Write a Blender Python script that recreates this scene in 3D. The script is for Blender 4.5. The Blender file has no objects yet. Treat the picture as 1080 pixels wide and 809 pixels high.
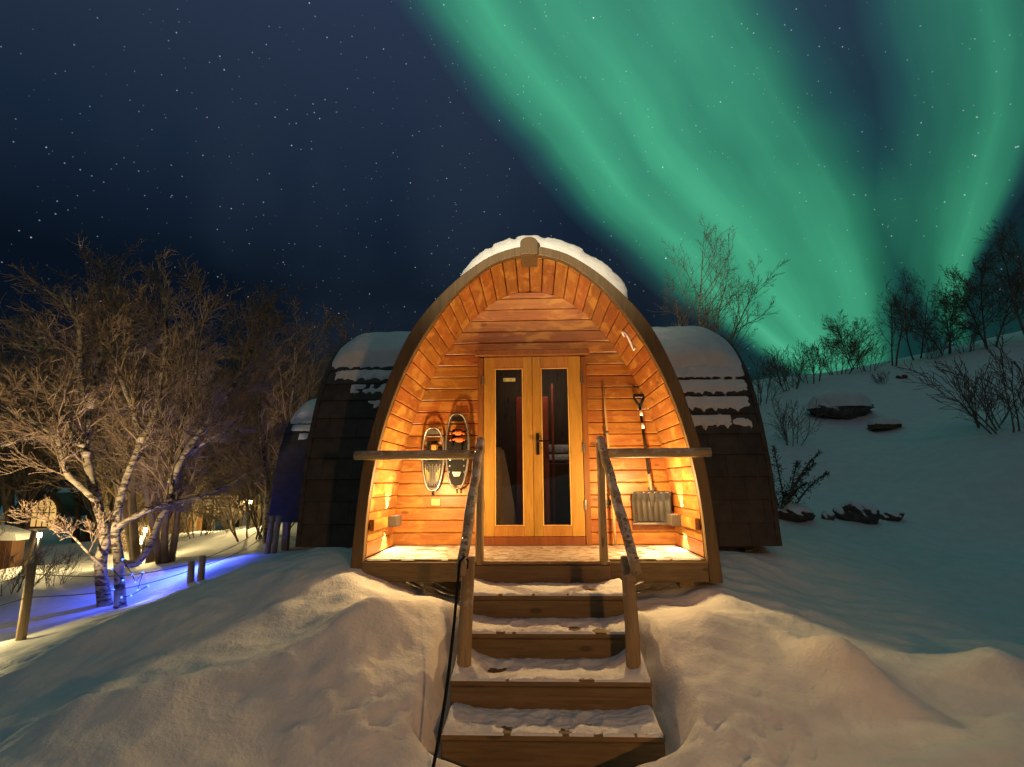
import bpy, bmesh, random
import numpy as np
from math import *
from mathutils import Vector, Matrix

# ------------------------------------------------------------------ camera
SC = bpy.context.scene
COL = SC.collection
F, CX, CY = 574.0, 540.0, 404.5          # focal length and centre in 1080x809 pixels
TH, YAW, ROLL = radians(10.1), radians(2.3), radians(-0.4)
CAMP = np.array([0.025, 0.0, 0.68])      # metres; the deck of the cabin is z = 0
FW = np.array([-sin(YAW)*cos(TH), cos(YAW)*cos(TH), sin(TH)])
_r0 = np.array([cos(YAW), sin(YAW), 0.0]); _u0 = np.cross(_r0, FW)
RT = cos(ROLL)*_r0 + sin(ROLL)*_u0
UP = np.cross(RT, FW)

def at(px, py, Y):
    """point of the place seen at a pixel of the photograph, Y metres in front of the tripod"""
    d = FW + (px-CX)/F*RT - (py-CY)/F*UP
    return CAMP + d*((Y-CAMP[1])/d[1])

cam = bpy.data.cameras.new('camera'); camo = bpy.data.objects.new('camera', cam); COL.objects.link(camo)
cam.sensor_width = 36.0; cam.lens = 36.0*F/1080.0; cam.clip_start = 0.05; cam.clip_end = 3000
camo.matrix_world = Matrix(((RT[0], UP[0], -FW[0], CAMP[0]), (RT[1], UP[1], -FW[1], CAMP[1]),
                            (RT[2], UP[2], -FW[2], CAMP[2]), (0, 0, 0, 1)))
SC.camera = camo
SC.view_settings.view_transform = 'Standard'; SC.view_settings.look = 'None'
SC.view_settings.exposure = 0.0; SC.view_settings.gamma = 1.0
SC.cycles.use_denoising = True
SC.cycles.max_bounces = 6; SC.cycles.transparent_max_bounces = 12
SC.cycles.sample_clamp_indirect = 4.0

# ------------------------------------------------------------------ node helpers
class NT:
    def __init__(s, tree): s.t = tree; s.n = tree.nodes; s.l = tree.links
    def node(s, typ, **kw):
        n = s.n.new(typ)
        for k, v in kw.items(): setattr(n, k, v)
        return n
    def put(s, sock, v):
        if v is None: return
        if isinstance(v, bpy.types.NodeSocket): s.l.new(v, sock)
        else: sock.default_value = v
    def math(s, op, a, b=None, c=None, clamp=False):
        n = s.node('ShaderNodeMath', operation=op, use_clamp=clamp)
        s.put(n.inputs[0], a); s.put(n.inputs[1], b); s.put(n.inputs[2], c)
        return n.outputs[0]
    def vmath(s, op, a, b=None):
        n = s.node('ShaderNodeVectorMath', operation=op)
        s.put(n.inputs[0], a); s.put(n.inputs[1], b)
        return n.outputs[0]
    def mix(s, f, a, b):
        n = s.node('ShaderNodeMix', data_type='RGBA')
        s.put(n.inputs[0], f); s.put(n.inputs[6], a); s.put(n.inputs[7], b)
        return n.outputs[2]
    def noise(s, vec, scale, detail=4, rough=.55, dist=0.0):
        n = s.node('ShaderNodeTexNoise')
        s.put(n.inputs['Vector'], vec); n.inputs['Scale'].default_value = scale
        n.inputs['Detail'].default_value = detail; n.inputs['Roughness'].default_value = rough
        n.inputs['Distortion'].default_value = dist
        return n.outputs['Fac']
    def ramp(s, f, stops):
        n = s.node('ShaderNodeValToRGB'); e = n.color_ramp.elements
        while len(e) < len(stops): e.new(0.5)
        for i, (p, c) in enumerate(stops):
            e[i].position = p; e[i].color = c if len(c) == 4 else (*c, 1)
        s.put(n.inputs[0], f); return n.outputs[0]
    def step(s, x, a, b):
        n = s.node('ShaderNodeMapRange', interpolation_type='SMOOTHSTEP')
        s.put(n.inputs[0], x); n.inputs[1].default_value = a; n.inputs[2].default_value = b
        return n.outputs[0]
    def fcurve(s, x, pts):
        n = s.node('ShaderNodeFloatCurve'); c = n.mapping.curves[0]
        while len(c.points) < len(pts): c.points.new(0.5, 0.5)
        for i, (a, b) in enumerate(pts): c.points[i].location = (a, b)
        n.mapping.update(); s.put(n.inputs['Value'], x); return n.outputs[0]
    def xyz(s, x, y, z):
        n = s.node('ShaderNodeCombineXYZ')
        s.put(n.inputs[0], x); s.put(n.inputs[1], y); s.put(n.inputs[2], z); return n.outputs[0]

def g3(v): return (v, v, v)

# ------------------------------------------------------------------ sky: night, stars, aurora
def build_world():
    w = bpy.data.worlds.new('World'); SC.world = w; w.use_nodes = True
    T = NT(w.node_tree); T.n.clear()
    out = T.node('ShaderNodeOutputWorld'); bg = T.node('ShaderNodeBackground')
    d = T.node('ShaderNodeTexCoord').outputs['Generated']
    sp = T.node('ShaderNodeSeparateXYZ'); T.l.new(d, sp.inputs[0])
    x, y, z = sp.outputs
    el = T.math('ARCSINE', z)
    az = T.math('ARCTAN2', x, y)                       # 0 straight ahead, + to the right
    e01 = T.math('DIVIDE', el, 0.9, clamp=True)
    # deep blue night, paler high up, plus a faint green-blue glow low down to the right
    base = T.ramp(e01, [(0.0, (.0022, .0050, .0105)), (.36, (.0024, .0058, .0130)), (.56, (.0085, .0185, .0400)),
                        (.85, (.0215, .0365, .0730)), (1.0, (.0265, .0430, .0850))])
    milky = T.math('MULTIPLY', T.noise(T.xyz(T.math('MULTIPLY', az, 3.0), T.math('MULTIPLY', el, 2.2), 3.3), 1.0, 3, .5), 1.0)
    base = T.mix(T.math('MULTIPLY', T.step(milky, .42, .72), .35), base, (.022, .036, .058, 1))
    # NISHITA twilight far below the horizon: a trace of natural sky light
    sky = T.node('ShaderNodeTexSky', sky_type='NISHITA'); sky.sun_disc = False
    sky.sun_elevation = radians(-6); sky.sun_rotation = radians(200)
    addn = T.node('ShaderNodeMix', data_type='RGBA', blend_type='ADD')
    addn.inputs[0].default_value = .0006
    T.l.new(base, addn.inputs[6]); T.l.new(sky.outputs[0], addn.inputs[7])
    base = addn.outputs[2]

    def band(left, right, prof, streak, seed, lo):
        def cv(pts): return T.math('MULTIPLY_ADD', T.fcurve(e01, [(e/.9, (a+1.2)/2.4) for e, a in pts]), 2.4, -1.2)
        L, R = cv(left), cv(right)
        wob = T.math('MULTIPLY', T.math('SUBTRACT', T.noise(T.xyz(T.math('MULTIPLY', az, 2.0), T.math('MULTIPLY', el, 3.0), seed), 1.5, 2), .5), .06)
        s = T.math('DIVIDE', T.math('SUBTRACT', T.math('ADD', az, wob), L), T.math('SUBTRACT', R, L))
        p = T.ramp(s, prof)
        n1 = T.noise(T.xyz(T.math('MULTIPLY', s, streak), T.math('MULTIPLY', el, 1.6), seed), 1.0, 3, .55)
        n2 = T.noise(T.xyz(T.math('MULTIPLY', s, 3.0), T.math('MULTIPLY', el, 4.0), seed+4), 1.0, 3, .5)
        st = T.math('MULTIPLY', T.math('MULTIPLY_ADD', T.step(n1, .25, .75), .24, .89), T.math('MULTIPLY_ADD', n2, .46, .80))
        low = T.step(el, *lo)
        return T.math('MULTIPLY', T.math('MULTIPLY', p, st), low)
    A = band([(0, .56), (.16, .448), (.214, .375), (.326, .222), (.407, .140), (.533, .0), (.608, -.077), (.712, -.193), (.776, -.285), (.9, -.42)],
             [(0, .60), (.166, .60), (.225, .62), (.295, .66), (.395, .69), (.507, .69), (.603, .66), (.708, .62), (.9, .55)],
             [(0, g3(0)), (.05, g3(.16)), (.13, g3(.62)), (.23, g3(.92)), (.33, g3(.74)), (.42, g3(.84)), (.54, g3(.70)), (.64, g3(.72)), (.73, g3(.62)), (.81, g3(.30)), (.88, g3(.08)), (.96, g3(0))],
             4.6, 2.0, (.05, .22))
    B = band([(0, .66), (.277, .60), (.337, .565), (.427, .525), (.559, .52), (.69, .50), (.9, .46)],
             [(0, .70), (.282, .70), (.349, .745), (.434, .80), (.60, .84), (.9, .85)],
             [(0, g3(0)), (.24, g3(.04)), (.42, g3(.46)), (.58, g3(.60)), (.74, g3(.78)), (.86, g3(.62)), (.95, g3(.14)), (1, g3(0))],
             3.6, 9.0, (.12, .28))
    # low green glow above the ridge
    glow = T.math('MULTIPLY', T.step(az, .18, .5), T.math('MULTIPLY', T.step(T.math('MULTIPLY', az, -1.0), -1.15, -.62), T.step(T.math('MULTIPLY', el, -1), -.50, -.12)))
    tot = T.math('ADD', T.math('ADD', A, T.math('MULTIPLY', B, .80)), T.math('MULTIPLY_ADD', T.step(el, .98, 1.25), .36, T.math('MULTIPLY', glow, .16)))
    aur = T.ramp(T.math('MULTIPLY', tot, .86, clamp=True), [(0, (0, 0, 0)), (.22, (.006, .050, .040)), (.5, (.019, .165, .090)), (.8, (.052, .370, .198)), (1, (.088, .500, .280))])
    ad = T.node('ShaderNodeMix', data_type='RGBA', blend_type='ADD'); ad.inputs[0].default_value = 1
    T.l.new(T.mix(T.math('MULTIPLY', tot, .6, clamp=True), base, (0, 0, 0, 1)), ad.inputs[6]); T.l.new(aur, ad.inputs[7])
    col = ad.outputs[2]
    # stars, three sizes
    for sc, rad, gain, dens in ((110, .13, .40, .3), (64, .085, .7, .3), (30, .045, 1.5, .55), (9, .0180, 3.0, .5)):
        v = T.node('ShaderNodeTexVoronoi'); v.inputs['Scale'].default_value = sc; T.l.new(d, v.inputs['Vector'])
        h = T.node('ShaderNodeSeparateColor'); T.l.new(v.outputs['Color'], h.inputs[0])
        m = T.step(T.math('MULTIPLY', v.outputs['Distance'], -1), -rad, -rad*.35)
        br = T.math('MULTIPLY', T.math('POWER', h.outputs[0], 2.2), T.math('GREATER_THAN', h.outputs[1], dens))
        m = T.math('MULTIPLY', T.math('MULTIPLY', m, br), gain)
        a2 = T.node('ShaderNodeMix', data_type='RGBA', blend_type='ADD'); T.l.new(m, a2.inputs[0])
        a2.clamp_factor = False
        T.l.new(col, a2.inputs[6]); T.l.new(T.mix(h.outputs[2], (.45, .68, 1, 1), (1, .95, .88, 1)), a2.inputs[7])
        col = a2.outputs[2]
    T.l.new(col, bg.inputs[0]); bg.inputs[1].default_value = 1.0
    T.l.new(bg.outputs[0], out.inputs[0])
    w.cycles.sampling_method = 'MANUAL'; w.cycles.sample_map_resolution = 512
build_world()

# added fill lamps behind the tripod: a weak warm sun and two spots
def sun(name, strength, col, az_deg, el_deg, ang):
    l = bpy.data.lights.new(name, 'SUN'); l.energy = strength; l.color = col; l.angle = radians(ang)
    o = bpy.data.objects.new(name, l); COL.objects.link(o)
    a, e = radians(az_deg), radians(el_deg)          # where the light comes FROM
    v = Vector((sin(a)*cos(e), cos(a)*cos(e), sin(e)))
    o.rotation_euler = v.to_track_quat('Z', 'Y').to_euler(); return o
sun('fill_sun', .095, (1.0, .84, .60), 190, 34, 14)  # added fill that lifts the shadows from the camera side

def lamp(name, kind, loc, watts, col, radius=.05, aim=None, cone=None, blend=.5):
    l = bpy.data.lights.new(name, kind); l.energy = watts; l.color = col; l.shadow_soft_size = radius
    o = bpy.data.objects.new(name, l); COL.objects.link(o); o.location = loc
    if kind == 'SPOT':
        l.spot_size = radians(cone); l.spot_blend = blend
        o.rotation_euler = (Vector(loc)-Vector(aim)).to_track_quat('Z', 'Y').to_euler()
    return o
lamp('foreground_fill', 'SPOT', (2.7, -2.4, .62), 470, (1.0, .46, .135), .12, (.0, 4.1, -.5), 70, 1.0)  # added spot for the near drifts, standing in for neighbouring cabins
lamp('roof_fill', 'SPOT', (-1.8, -4.6, .95), 6800, (1.0, .84, .56), .25, (.15, 5, 4.6), 31, .7)  # added spot that brightens the roof snow; no lamp is modelled here

# ------------------------------------------------------------------ mesh helpers
class MB:
    def __init__(s): s.v = []; s.f = []
    def add(s, vs, fs):
        o = len(s.v); s.v.extend([tuple(map(float, p)) for p in vs]); s.f.extend([tuple(i+o for i in q) for q in fs])
    def box(s, c, size, ch=.006, M=None):
        hx, hy, hz = [a/2 for a in size]; ch = min(ch, hx*.6, hy*.6, hz*.6)
        vs = []; idx = {}
        for sx in (-1, 1):
            for sy in (-1, 1):
                for sz in (-1, 1):
                    k = (sx, sy, sz)
                    idx[k] = len(vs)
                    vs += [(sx*hx, sy*(hy-ch), sz*(hz-ch)), (sx*(hx-ch), sy*hy, sz*(hz-ch)), (sx*(hx-ch), sy*(hy-ch), sz*hz)]
        fs = []
        cyc = [(-1, -1), (1, -1), (1, 1), (-1, 1)]
        for a in range(3):
            b, c2 = (a+1) % 3, (a+2) % 3
            for sg in (-1, 1):
                q = []
                for (p, r) in cyc:
                    k = [0, 0, 0]; k[a] = sg; k[b] = p; k[c2] = r; q.append(idx[tuple(k)]+a)
                fs.append(q)
            for p in (-1, 1):
                for r in (-1, 1):
                    k0 = [0, 0, 0]; k0[a] = -1; k0[b] = p; k0[c2] = r; k1 = list(k0); k1[a] = 1
                    i0, i1 = idx[tuple(k0)], idx[tuple(k1)]
                    fs.append([i0+b, i1+b, i1+c2, i0+c2])
        for k, i in idx.items(): fs.append([i, i+1, i+2])
        if M is not None: vs = [M @ Vector(v) for v in vs]
        s.add([(v[0]+c[0], v[1]+c[1], v[2]+c[2]) for v in vs], fs)
    def bar(s, a, b, w, h, ch=.004, upv=(0, 0, 1)):
        a, b = Vector(a), Vector(b); d = (b-a); L = d.length; d.normalize()
        sd = d.cross(Vector(upv));
        if sd.length < 1e-4: sd = d.cross(Vector((0, 1, 0)))
        sd.normalize(); u = sd.cross(d)
        M = Matrix((sd, d, u)).transposed()
        s.box((a+b)/2, (w, L, h), ch, M)
    def tube(s, pts, rad, n=8, cap=True):
        pts = [Vector(p) for p in pts]; m = len(pts)
        if not hasattr(rad, '__len__'): rad = [rad]*m
        t0 = (pts[1]-pts[0]).normalized()
        ref = Vector((0, 0, 1)) if abs(t0.z) < .9 else Vector((1, 0, 0))
        nx = t0.cross(ref).normalized(); vs = []
        for i in range(m):
            t = (pts[min(i+1, m-1)]-pts[max(i-1, 0)])
            if t.length < 1e-9: t = t0
            t = t.normalized()
            nx = (nx - t*nx.dot(t))
            if nx.length < 1e-6: nx = t.orthogonal()
            nx.normalize(); ny = t.cross(nx)
            for k in range(n):
                a = 2*pi*k/n
                p = pts[i] + (nx*cos(a)+ny*sin(a))*rad[i]; vs.append((p.x, p.y, p.z))
        fs = []
        for i in range(m-1):
            for k in range(n):
                k2 = (k+1) % n
                fs.append((i*n+k, i*n+k2, (i+1)*n+k2, (i+1)*n+k))
        if cap:
            fs.append(tuple(range(n-1, -1, -1))); fs.append(tuple((m-1)*n+k for k in range(n)))
        s.add(vs, fs)
    def prism(s, poly, axis, a, b):
        """poly of 2-D points extruded along world axis from a to b"""
        n = len(poly); vs = []
        for w in (a, b):
            for (p, q) in poly:
                vs.append({0: (w, p, q), 1: (p, w, q), 2: (p, q, w)}[axis])
        fs = [tuple(range(n)), tuple(range(2*n-1, n-1, -1))]
        for i in range(n): fs.append((i, (i+1) % n, n+(i+1) % n, n+i))
        s.add(vs, fs)
    def sphere(s, c, r, n=10, m=6, sc=(1, 1, 1)):
        vs = [(c[0], c[1], c[2]+r*sc[2])]
        for i in range(1, m):
            a = pi*i/m
            for k in range(n):
                b = 2*pi*k/n
                vs.append((c[0]+r*sc[0]*sin(a)*cos(b), c[1]+r*sc[1]*sin(a)*sin(b), c[2]+r*sc[2]*cos(a)))
        vs.append((c[0], c[1], c[2]-r*sc[2])); fs = []
        for k in range(n): fs.append((0, 1+k, 1+(k+1) % n))
        for i in range(m-2):
            for k in range(n):
                k2 = (k+1) % n
                fs.append((1+i*n+k, 1+(i+1)*n+k, 1+(i+1)*n+k2, 1+i*n+k2))
        L = len(vs)-1
        for k in range(n): fs.append((L, 1+(m-2)*n+(k+1) % n, 1+(m-2)*n+k))
        s.add(vs, fs)
    def build(s, name, mat, parent=None, smooth=False, recalc=True, loc=None):
        org = ORG.get(parent.name, Vector((0, 0, 0))) if parent else (Vector(loc) if loc is not None else Vector((0, 0, 0)))
        me = bpy.data.meshes.new(name)
        va = np.array(s.v, dtype=np.float64) - np.array(org)
        me.from_pydata(va.tolist(), [], s.f); me.update()
        if recalc:
            b = bmesh.new(); b.from_mesh(me); bmesh.ops.recalc_face_normals(b, faces=b.faces); b.to_mesh(me); b.free()
        if smooth: me.polygons.foreach_set('use_smooth', [True]*len(me.polygons))
        me.materials.append(mat)
        o = bpy.data.objects.new(name, me); COL.objects.link(o)
        if parent: o.parent = parent
        else: o.location = org
        ORG[o.name] = org
        return o
ORG = {}
def tag(o, label, cat, group=None, kind=None):
    if label: o['label'] = label
    if cat: o['category'] = cat
    if group: o['group'] = group
    if kind: o['kind'] = kind
    return o
def thing(name, label, cat, loc, group=None):
    o = bpy.data.objects.new(name, None); COL.objects.link(o); o.location = loc
    o.empty_display_size = .2
    ORG[o.name] = Vector(loc); return tag(o, label, cat, group)
def copy_tree(o, parent=None):
    c = o.copy(); COL.objects.link(c)
    if parent: c.parent = parent
    for ch in [k for k in o.children]: copy_tree(ch, c)
    return c

# vectorised gradient noise
_rs = np.random.RandomState(7); _P = _rs.permutation(512); _P = np.concatenate([_P, _P, _P])
_G = _rs.randn(512, 2); _G /= np.linalg.norm(_G, axis=1)[:, None]
def pn(x, y):
    x = np.asarray(x, float); y = np.asarray(y, float)
    xi = np.floor(x).astype(int); yi = np.floor(y).astype(int); xf = x-xi; yf = y-yi
    u = xf**3*(xf*(xf*6-15)+10); v = yf**3*(yf*(yf*6-15)+10)
    def gr(i, j, dx, dy):
        g = _G[_P[(_P[i & 511]+j) & 511]]; return g[..., 0]*dx+g[..., 1]*dy
    a = gr(xi, yi, xf, yf); b = gr(xi+1, yi, xf-1, yf); c = gr(xi, yi+1, xf, yf-1); d = gr(xi+1, yi+1, xf-1, yf-1)
    return (a*(1-u)+b*u)*(1-v)+(c*(1-u)+d*u)*v
def fbm(x, y, o=4, g=.5):
    t = 0; a = 1.0
    for k in range(o): t = t+a*pn(x*2**k+17.3*k, y*2**k-9.1*k); a *= g
    return t
def sst(x, a, b):
    t = np.clip((x-a)/(b-a), 0, 1); return t*t*(3-2*t)

# ------------------------------------------------------------------ materials
def mat(name):
    m = bpy.data.materials.new(name); m.use_nodes = True; T = NT(m.node_tree)
    return m, T, T.n['Principled BSDF']
def setp(b, **k):
    for a, v in k.items():
        n = {'col': 'Base Color', 'rough': 'Roughness', 'metal': 'Metallic', 'spec': 'Specular IOR Level', 'emit': 'Emission Color', 'es': 'Emission Strength', 'coat': 'Coat Weight'}[a]
        b.inputs[n].default_value = (*v, 1) if isinstance(v, tuple) and len(v) == 3 else v
def bump(T, b, h, strength, dist):
    n = T.node('ShaderNodeBump'); n.inputs['Strength'].default_value = strength; n.inputs['Distance'].default_value = dist
    T.l.new(h, n.inputs['Height']); T.l.new(n.outputs[0], b.inputs['Normal']); return n

def plain(name, col, rough=.5, metal=0, var=.25, scale=30, bmp=.0, spec=.5):
    m, T, b = mat(name); setp(b, rough=rough, metal=metal, spec=spec)
    o = T.node('ShaderNodeTexCoord').outputs['Object']
    n = T.noise(o, scale, 4)
    T.l.new(T.mix(T.step(n, .3, .7), (*[c*(1-var) for c in col], 1), (*[min(1, c*(1+var)) for c in col], 1)), b.inputs['Base Color'])
    if bmp: bump(T, b, n, bmp, .01)
    return m
def emit(name, col, s):
    m, T, b = mat(name); setp(b, col=(.02, .02, .02), emit=col, es=s); return m

def wood(name, lo, hi, axis, worn=None, wornamt=0.0, rough=.5, var=.35, grain=1.0, knots=True, coat=0.0, frost=0.0):
    """boards: grain along the axis, tone per board, blotches of worn varnish, knots"""
    m, T, b = mat(name); setp(b, rough=rough)
    o = T.node('ShaderNodeTexCoord').outputs['Object']
    isl = T.node('ShaderNodeNewGeometry').outputs['Random Per Island']
    off = T.vmath('ADD', o, T.xyz(T.math('MULTIPLY', isl, 13.7), T.math('MULTIPLY', isl, 7.1), T.math('MULTIPLY', isl, 21.3)))
    st = [16.0, 16.0, 16.0]; st[axis] = 1.1
    gv = T.vmath('MULTIPLY', off, tuple(st))
    g = T.noise(gv, 1.6*grain, 6, .62, .9)
    g2 = T.noise(gv, 6.0*grain, 3, .5, .2)
    c = T.mix(T.step(g, .3, .72), (*lo, 1), (*hi, 1))
    c = T.mix(T.math('MULTIPLY', T.step(g2, .52, .72), .4), c, (*[k*.55 for k in lo], 1))
    hs = T.node('ShaderNodeHueSaturation'); T.l.new(c, hs.inputs['Color'])
    T.l.new(T.math('MULTIPLY_ADD', isl, var, 1-var*.55), hs.inputs['Value'])
    T.l.new(T.math('MULTIPLY_ADD', T.math('FRACT', T.math('MULTIPLY', isl, 37.3)), .02, .492), hs.inputs['Hue']); c = hs.outputs[0]
    if worn:
        sv = [4.5, 4.5, 4.5]; sv[axis] = 2.2
        wv = T.noise(T.vmath('MULTIPLY', off, tuple(sv)), 1.5, 5, .62, .5)
        c = T.mix(T.math('MULTIPLY', T.step(wv, .50, .62), wornamt), c, (*worn, 1))
    if knots:
        kv = [5.5, 5.5, 5.5]; kv[axis] = 2.4
        v = T.node('ShaderNodeTexVoronoi'); v.inputs['Scale'].default_value = 1.0
        T.l.new(T.vmath('MULTIPLY', off, tuple(kv)), v.inputs['Vector'])
        k = T.step(T.math('MULTIPLY', v.outputs['Distance'], -1), -.15, -.07)
        c = T.mix(T.math('MULTIPLY', k, .7), c, (*[q*.3 for q in lo], 1))
    if frost:
        fn = T.noise(o, 9, 6, .7); fz = T.node('ShaderNodeSeparateXYZ')
        T.l.new(T.node('ShaderNodeNewGeometry').outputs['Normal'], fz.inputs[0])
        fm = T.math('MULTIPLY', T.step(T.math('MULTIPLY_ADD', fz.outputs[2], .16, fn), .55, .68), frost)
        c = T.mix(fm, c, (.74, .75, .78, 1))
    T.l.new(c, b.inputs['Base Color']); bump(T, b, T.math('ADD', g, T.math('MULTIPLY', g2, .5)), .25, .004)
    if coat: setp(b, coat=coat)
    return m

def snow(name, col=(.79, .79, .79), fine=1.0):
    m, T, b = mat(name); setp(b, rough=.62, spec=.25)
    o = T.node('ShaderNodeTexCoord').outputs['Object']
    n1 = T.noise(o, 5, 5, .6); n2 = T.noise(o, 38, 4, .65); n3 = T.noise(o, 170, 2, .6)
    T.l.new(T.mix(T.step(n1, .3, .7), (*[c*.91 for c in col], 1), (*col, 1)), b.inputs['Base Color'])
    h = T.math('ADD', T.math('MULTIPLY', n1, 1.2), T.math('ADD', T.math('MULTIPLY', n2, .22*fine), T.math('MULTIPLY', n3, .07*fine)))
    bump(T, b, h, .70, .028); return m

M_SNOW = snow('snow')
M_BACK = wood('varnished_boards_across', (.25, .078, .015), (.39, .143, .027), 0, (.50, .24, .045), .62, .42, .40)
M_ARCH = wood('varnished_boards_deep', (.28, .085, .017), (.42, .150, .030), 1, (.56, .28, .060), .70, .42, .36)
M_DOOR = wood('golden_door_wood', (.36, .165, .030), (.47, .235, .048), 2, rough=.38, var=.12, knots=False)
M_TRIM = wood('red_brown_trim', (.17, .048, .012), (.26, .08, .02), 2, rough=.45, var=.2)
M_FRAME = wood('weathered_arch_wood', (.105, .066, .024), (.165, .105, .040), 2, rough=.6, var=.2, knots=False)
M_POST = wood('weathered_post_wood', (.26, .175, .095), (.38, .27, .155), 2, rough=.7, var=.2, frost=.25)
M_RAIL = wood('weathered_rail_wood', (.26, .185, .11), (.38, .29, .18), 1, rough=.7, var=.2, frost=.55)
M_RAILX = wood('weathered_crossrail_wood', (.26, .185, .11), (.38, .29, .18), 0, rough=.7, var=.2, frost=.4)
M_STEP = wood('stair_plank_wood', (.12, .072, .033), (.20, .125, .060), 0, rough=.65, var=.2)
M_DECK = wood('deck_boards', (.19, .105, .042), (.28, .165, .07), 0, rough=.6, var=.2, frost=.35)
M_SHING = plain('dark_shingle', (.045, .036, .028), .75, 0, .35, 14, .3)
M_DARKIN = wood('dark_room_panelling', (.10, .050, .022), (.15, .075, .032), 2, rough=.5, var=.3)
M_REDIN = plain('red_painted_panel', (.40, .085, .045), .4, 0, .12, 5)
M_PALEIN = plain('pale_bed_board', (.55, .42, .30), .5, 0, .1, 6)
M_BLACK = plain('black_rubber', (.010, .010, .011), .6, 0, .3, 40, 0, .12)
M_BLKMET = plain('black_metal', (.02, .02, .022), .32, .7, .2, 40)
M_STEEL = plain('brushed_steel', (.30, .30, .31), .3, .8, .12, 60)
M_WHITE = plain('white_paint', (.80, .79, .74), .45, 0, .05, 40)
M_GREYBOX = plain('grey_lamp_housing', (.07, .058, .05), .6, 0, .12, 40)
M_ROCK = None

# ------------------------------------------------------------------ the ground
CTRL = []
def cp(px, py, Y): CTRL.append(tuple(at(px, py, Y)))
# left crest of the snow slope and what lies below and behind it
for a in [(372, 606, 4.95), (332, 584, 5.85), (291, 599, 5.5), (194, 634, 5.0), (78, 688, 4.5), (0, 726, 4.15), (-90, 775, 3.8)]: cp(*a)
for a in [(250, 650, 4.6), (150, 700, 4.15), (60, 745, 3.9), (320, 640, 4.6), (230, 690, 4.15), (340, 672, 4.25)]: cp(*a)
for a in [(0, 792, 3.35), (150, 765, 3.45), (260, 735, 3.65), (330, 712, 3.85), (400, 668, 4.15), (445, 656, 4.3), (474, 672, 4.15)]: cp(*a)
for a in [(60, 809, 3.05), (250, 809, 3.1), (400, 809, 3.15), (430, 735, 3.6), (380, 730, 3.6), (450, 775, 3.35)]: cp(*a)
for a in [(290, 583, 11.3), (345, 575, 8.5), (212, 605, 9.3), (112, 639, 9.0), (28, 674, 6.7), (0, 684, 6.4), (240, 590, 10.5), (60, 640, 9.0), (-60, 700, 6.3)]: cp(*a)
for a in [(10, 600, 13.0), (100, 600, 14), (200, 568, 18), (270, 552, 18), (222, 560, 22), (45, 575, 22), (140, 575, 18), (45, 557, 32), (-40, 562, 31), (130, 556, 32)]: cp(*a)
for a in [(300, 591, 7.4), (232, 612, 7.3), (150, 652, 6.1), (60, 693, 5.6), (0, 716, 5.4)]: cp(*a)
CTRL += [(-2.9, 6.6, -.42), (-3.6, 8.5, -.75), (-6.5, 9, -1.25), (-1.5, 11, -.6), (0, 9.5, -.5), (0, 12, -.2)]
# round the stairs and the deck
CTRL += [(-1.0, 4.85, -.36), (-1.3, 5.3, -.20), (1.2, 4.85, -.36), (1.3, 5.3, -.20), (0, 5.3, -.5), (.1, 4.2, -.62), (.1, 3.5, -.97), (.1, 3.0, -1.0), (0, 7, -.4)]
# right side
for a in [(690, 666, 4.15), (725, 652, 4.4), (760, 632, 4.75), (755, 690, 4.0), (800, 660, 4.35), (800, 715, 3.75), (730, 735, 3.55), (850, 746, 3.55),
          (930, 770, 3.4), (1000, 748, 3.45), (1070, 770, 3.2), (960, 705, 3.9), (1075, 715, 3.9), (720, 809, 3.1), (850, 809, 3.1), (1000, 809, 3.0), (1079, 809, 2.9)]: cp(*a)
for a in [(850, 628, 5.4), (1000, 648, 5.2), (1075, 668, 5.0), (790, 585, 5.9), (825, 573, 6.8), (900, 560, 8.2), (1075, 566, 8.2), (1075, 600, 6.6), (950, 600, 6.6)]: cp(*a)
for a in [(1000, 497, 10.0), (1075, 487, 9.4), (900, 508, 11), (840, 545, 8.8), (940, 549, 8.9), (930, 455, 14), (885, 432, 15.5), (812, 432, 17), (880, 397, 20),
          (960, 386, 21), (1030, 371, 20), (1079, 362, 19), (1000, 430, 15), (1060, 430, 13), (820, 470, 13)]: cp(*a)
for a in [(1150, 345, 19), (1250, 320, 18), (1300, 430, 12), (1250, 600, 7)]: cp(*a)
CTRL += [(6.5, 26, 4.6), (13, 27, 5.6), (2.5, 22, 2.3), (3.5, 17, 1.6), (0, 20, 1.0), (-4, 18, -.6), (-8, 24, -1.6), (-20, 25, -2.4), (-40, 48, -2.6), (-12, 48, -2.2), (20, 30, 7), (4, 45, 3), (30, 60, 8)]
CTRL += [(0, 0, -1.05), (0, -4, -1.0), (-4, 0, -1.15), (4, 0, -1.1), (-8, 0, -1.5), (8, 1, -.7), (-10, -8, -1.6), (8, -8, -.6), (-14, 4, -1.9), (-14, 12, -2.0), (13, 4, .4), (14, 10, 2.2), (0, -15, -1)]
CT = np.array(CTRL)
def _tps():
    n = len(CT); d = np.hypot(CT[:, None, 0]-CT[None, :, 0], CT[:, None, 1]-CT[None, :, 1])
    K = np.where(d > 0, d*d*np.log(d+1e-12), 0)+np.eye(n)*.02
    P = np.c_[np.ones(n), CT[:, :2]]
    A = np.zeros((n+3, n+3)); A[:n, :n] = K; A[:n, n:] = P; A[n:, :n] = P.T
    return np.linalg.solve(A, np.r_[CT[:, 2], 0, 0, 0])
_W = _tps()
def _line(pix): return [tuple(at(*p)[:2]) for p in pix]
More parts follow.
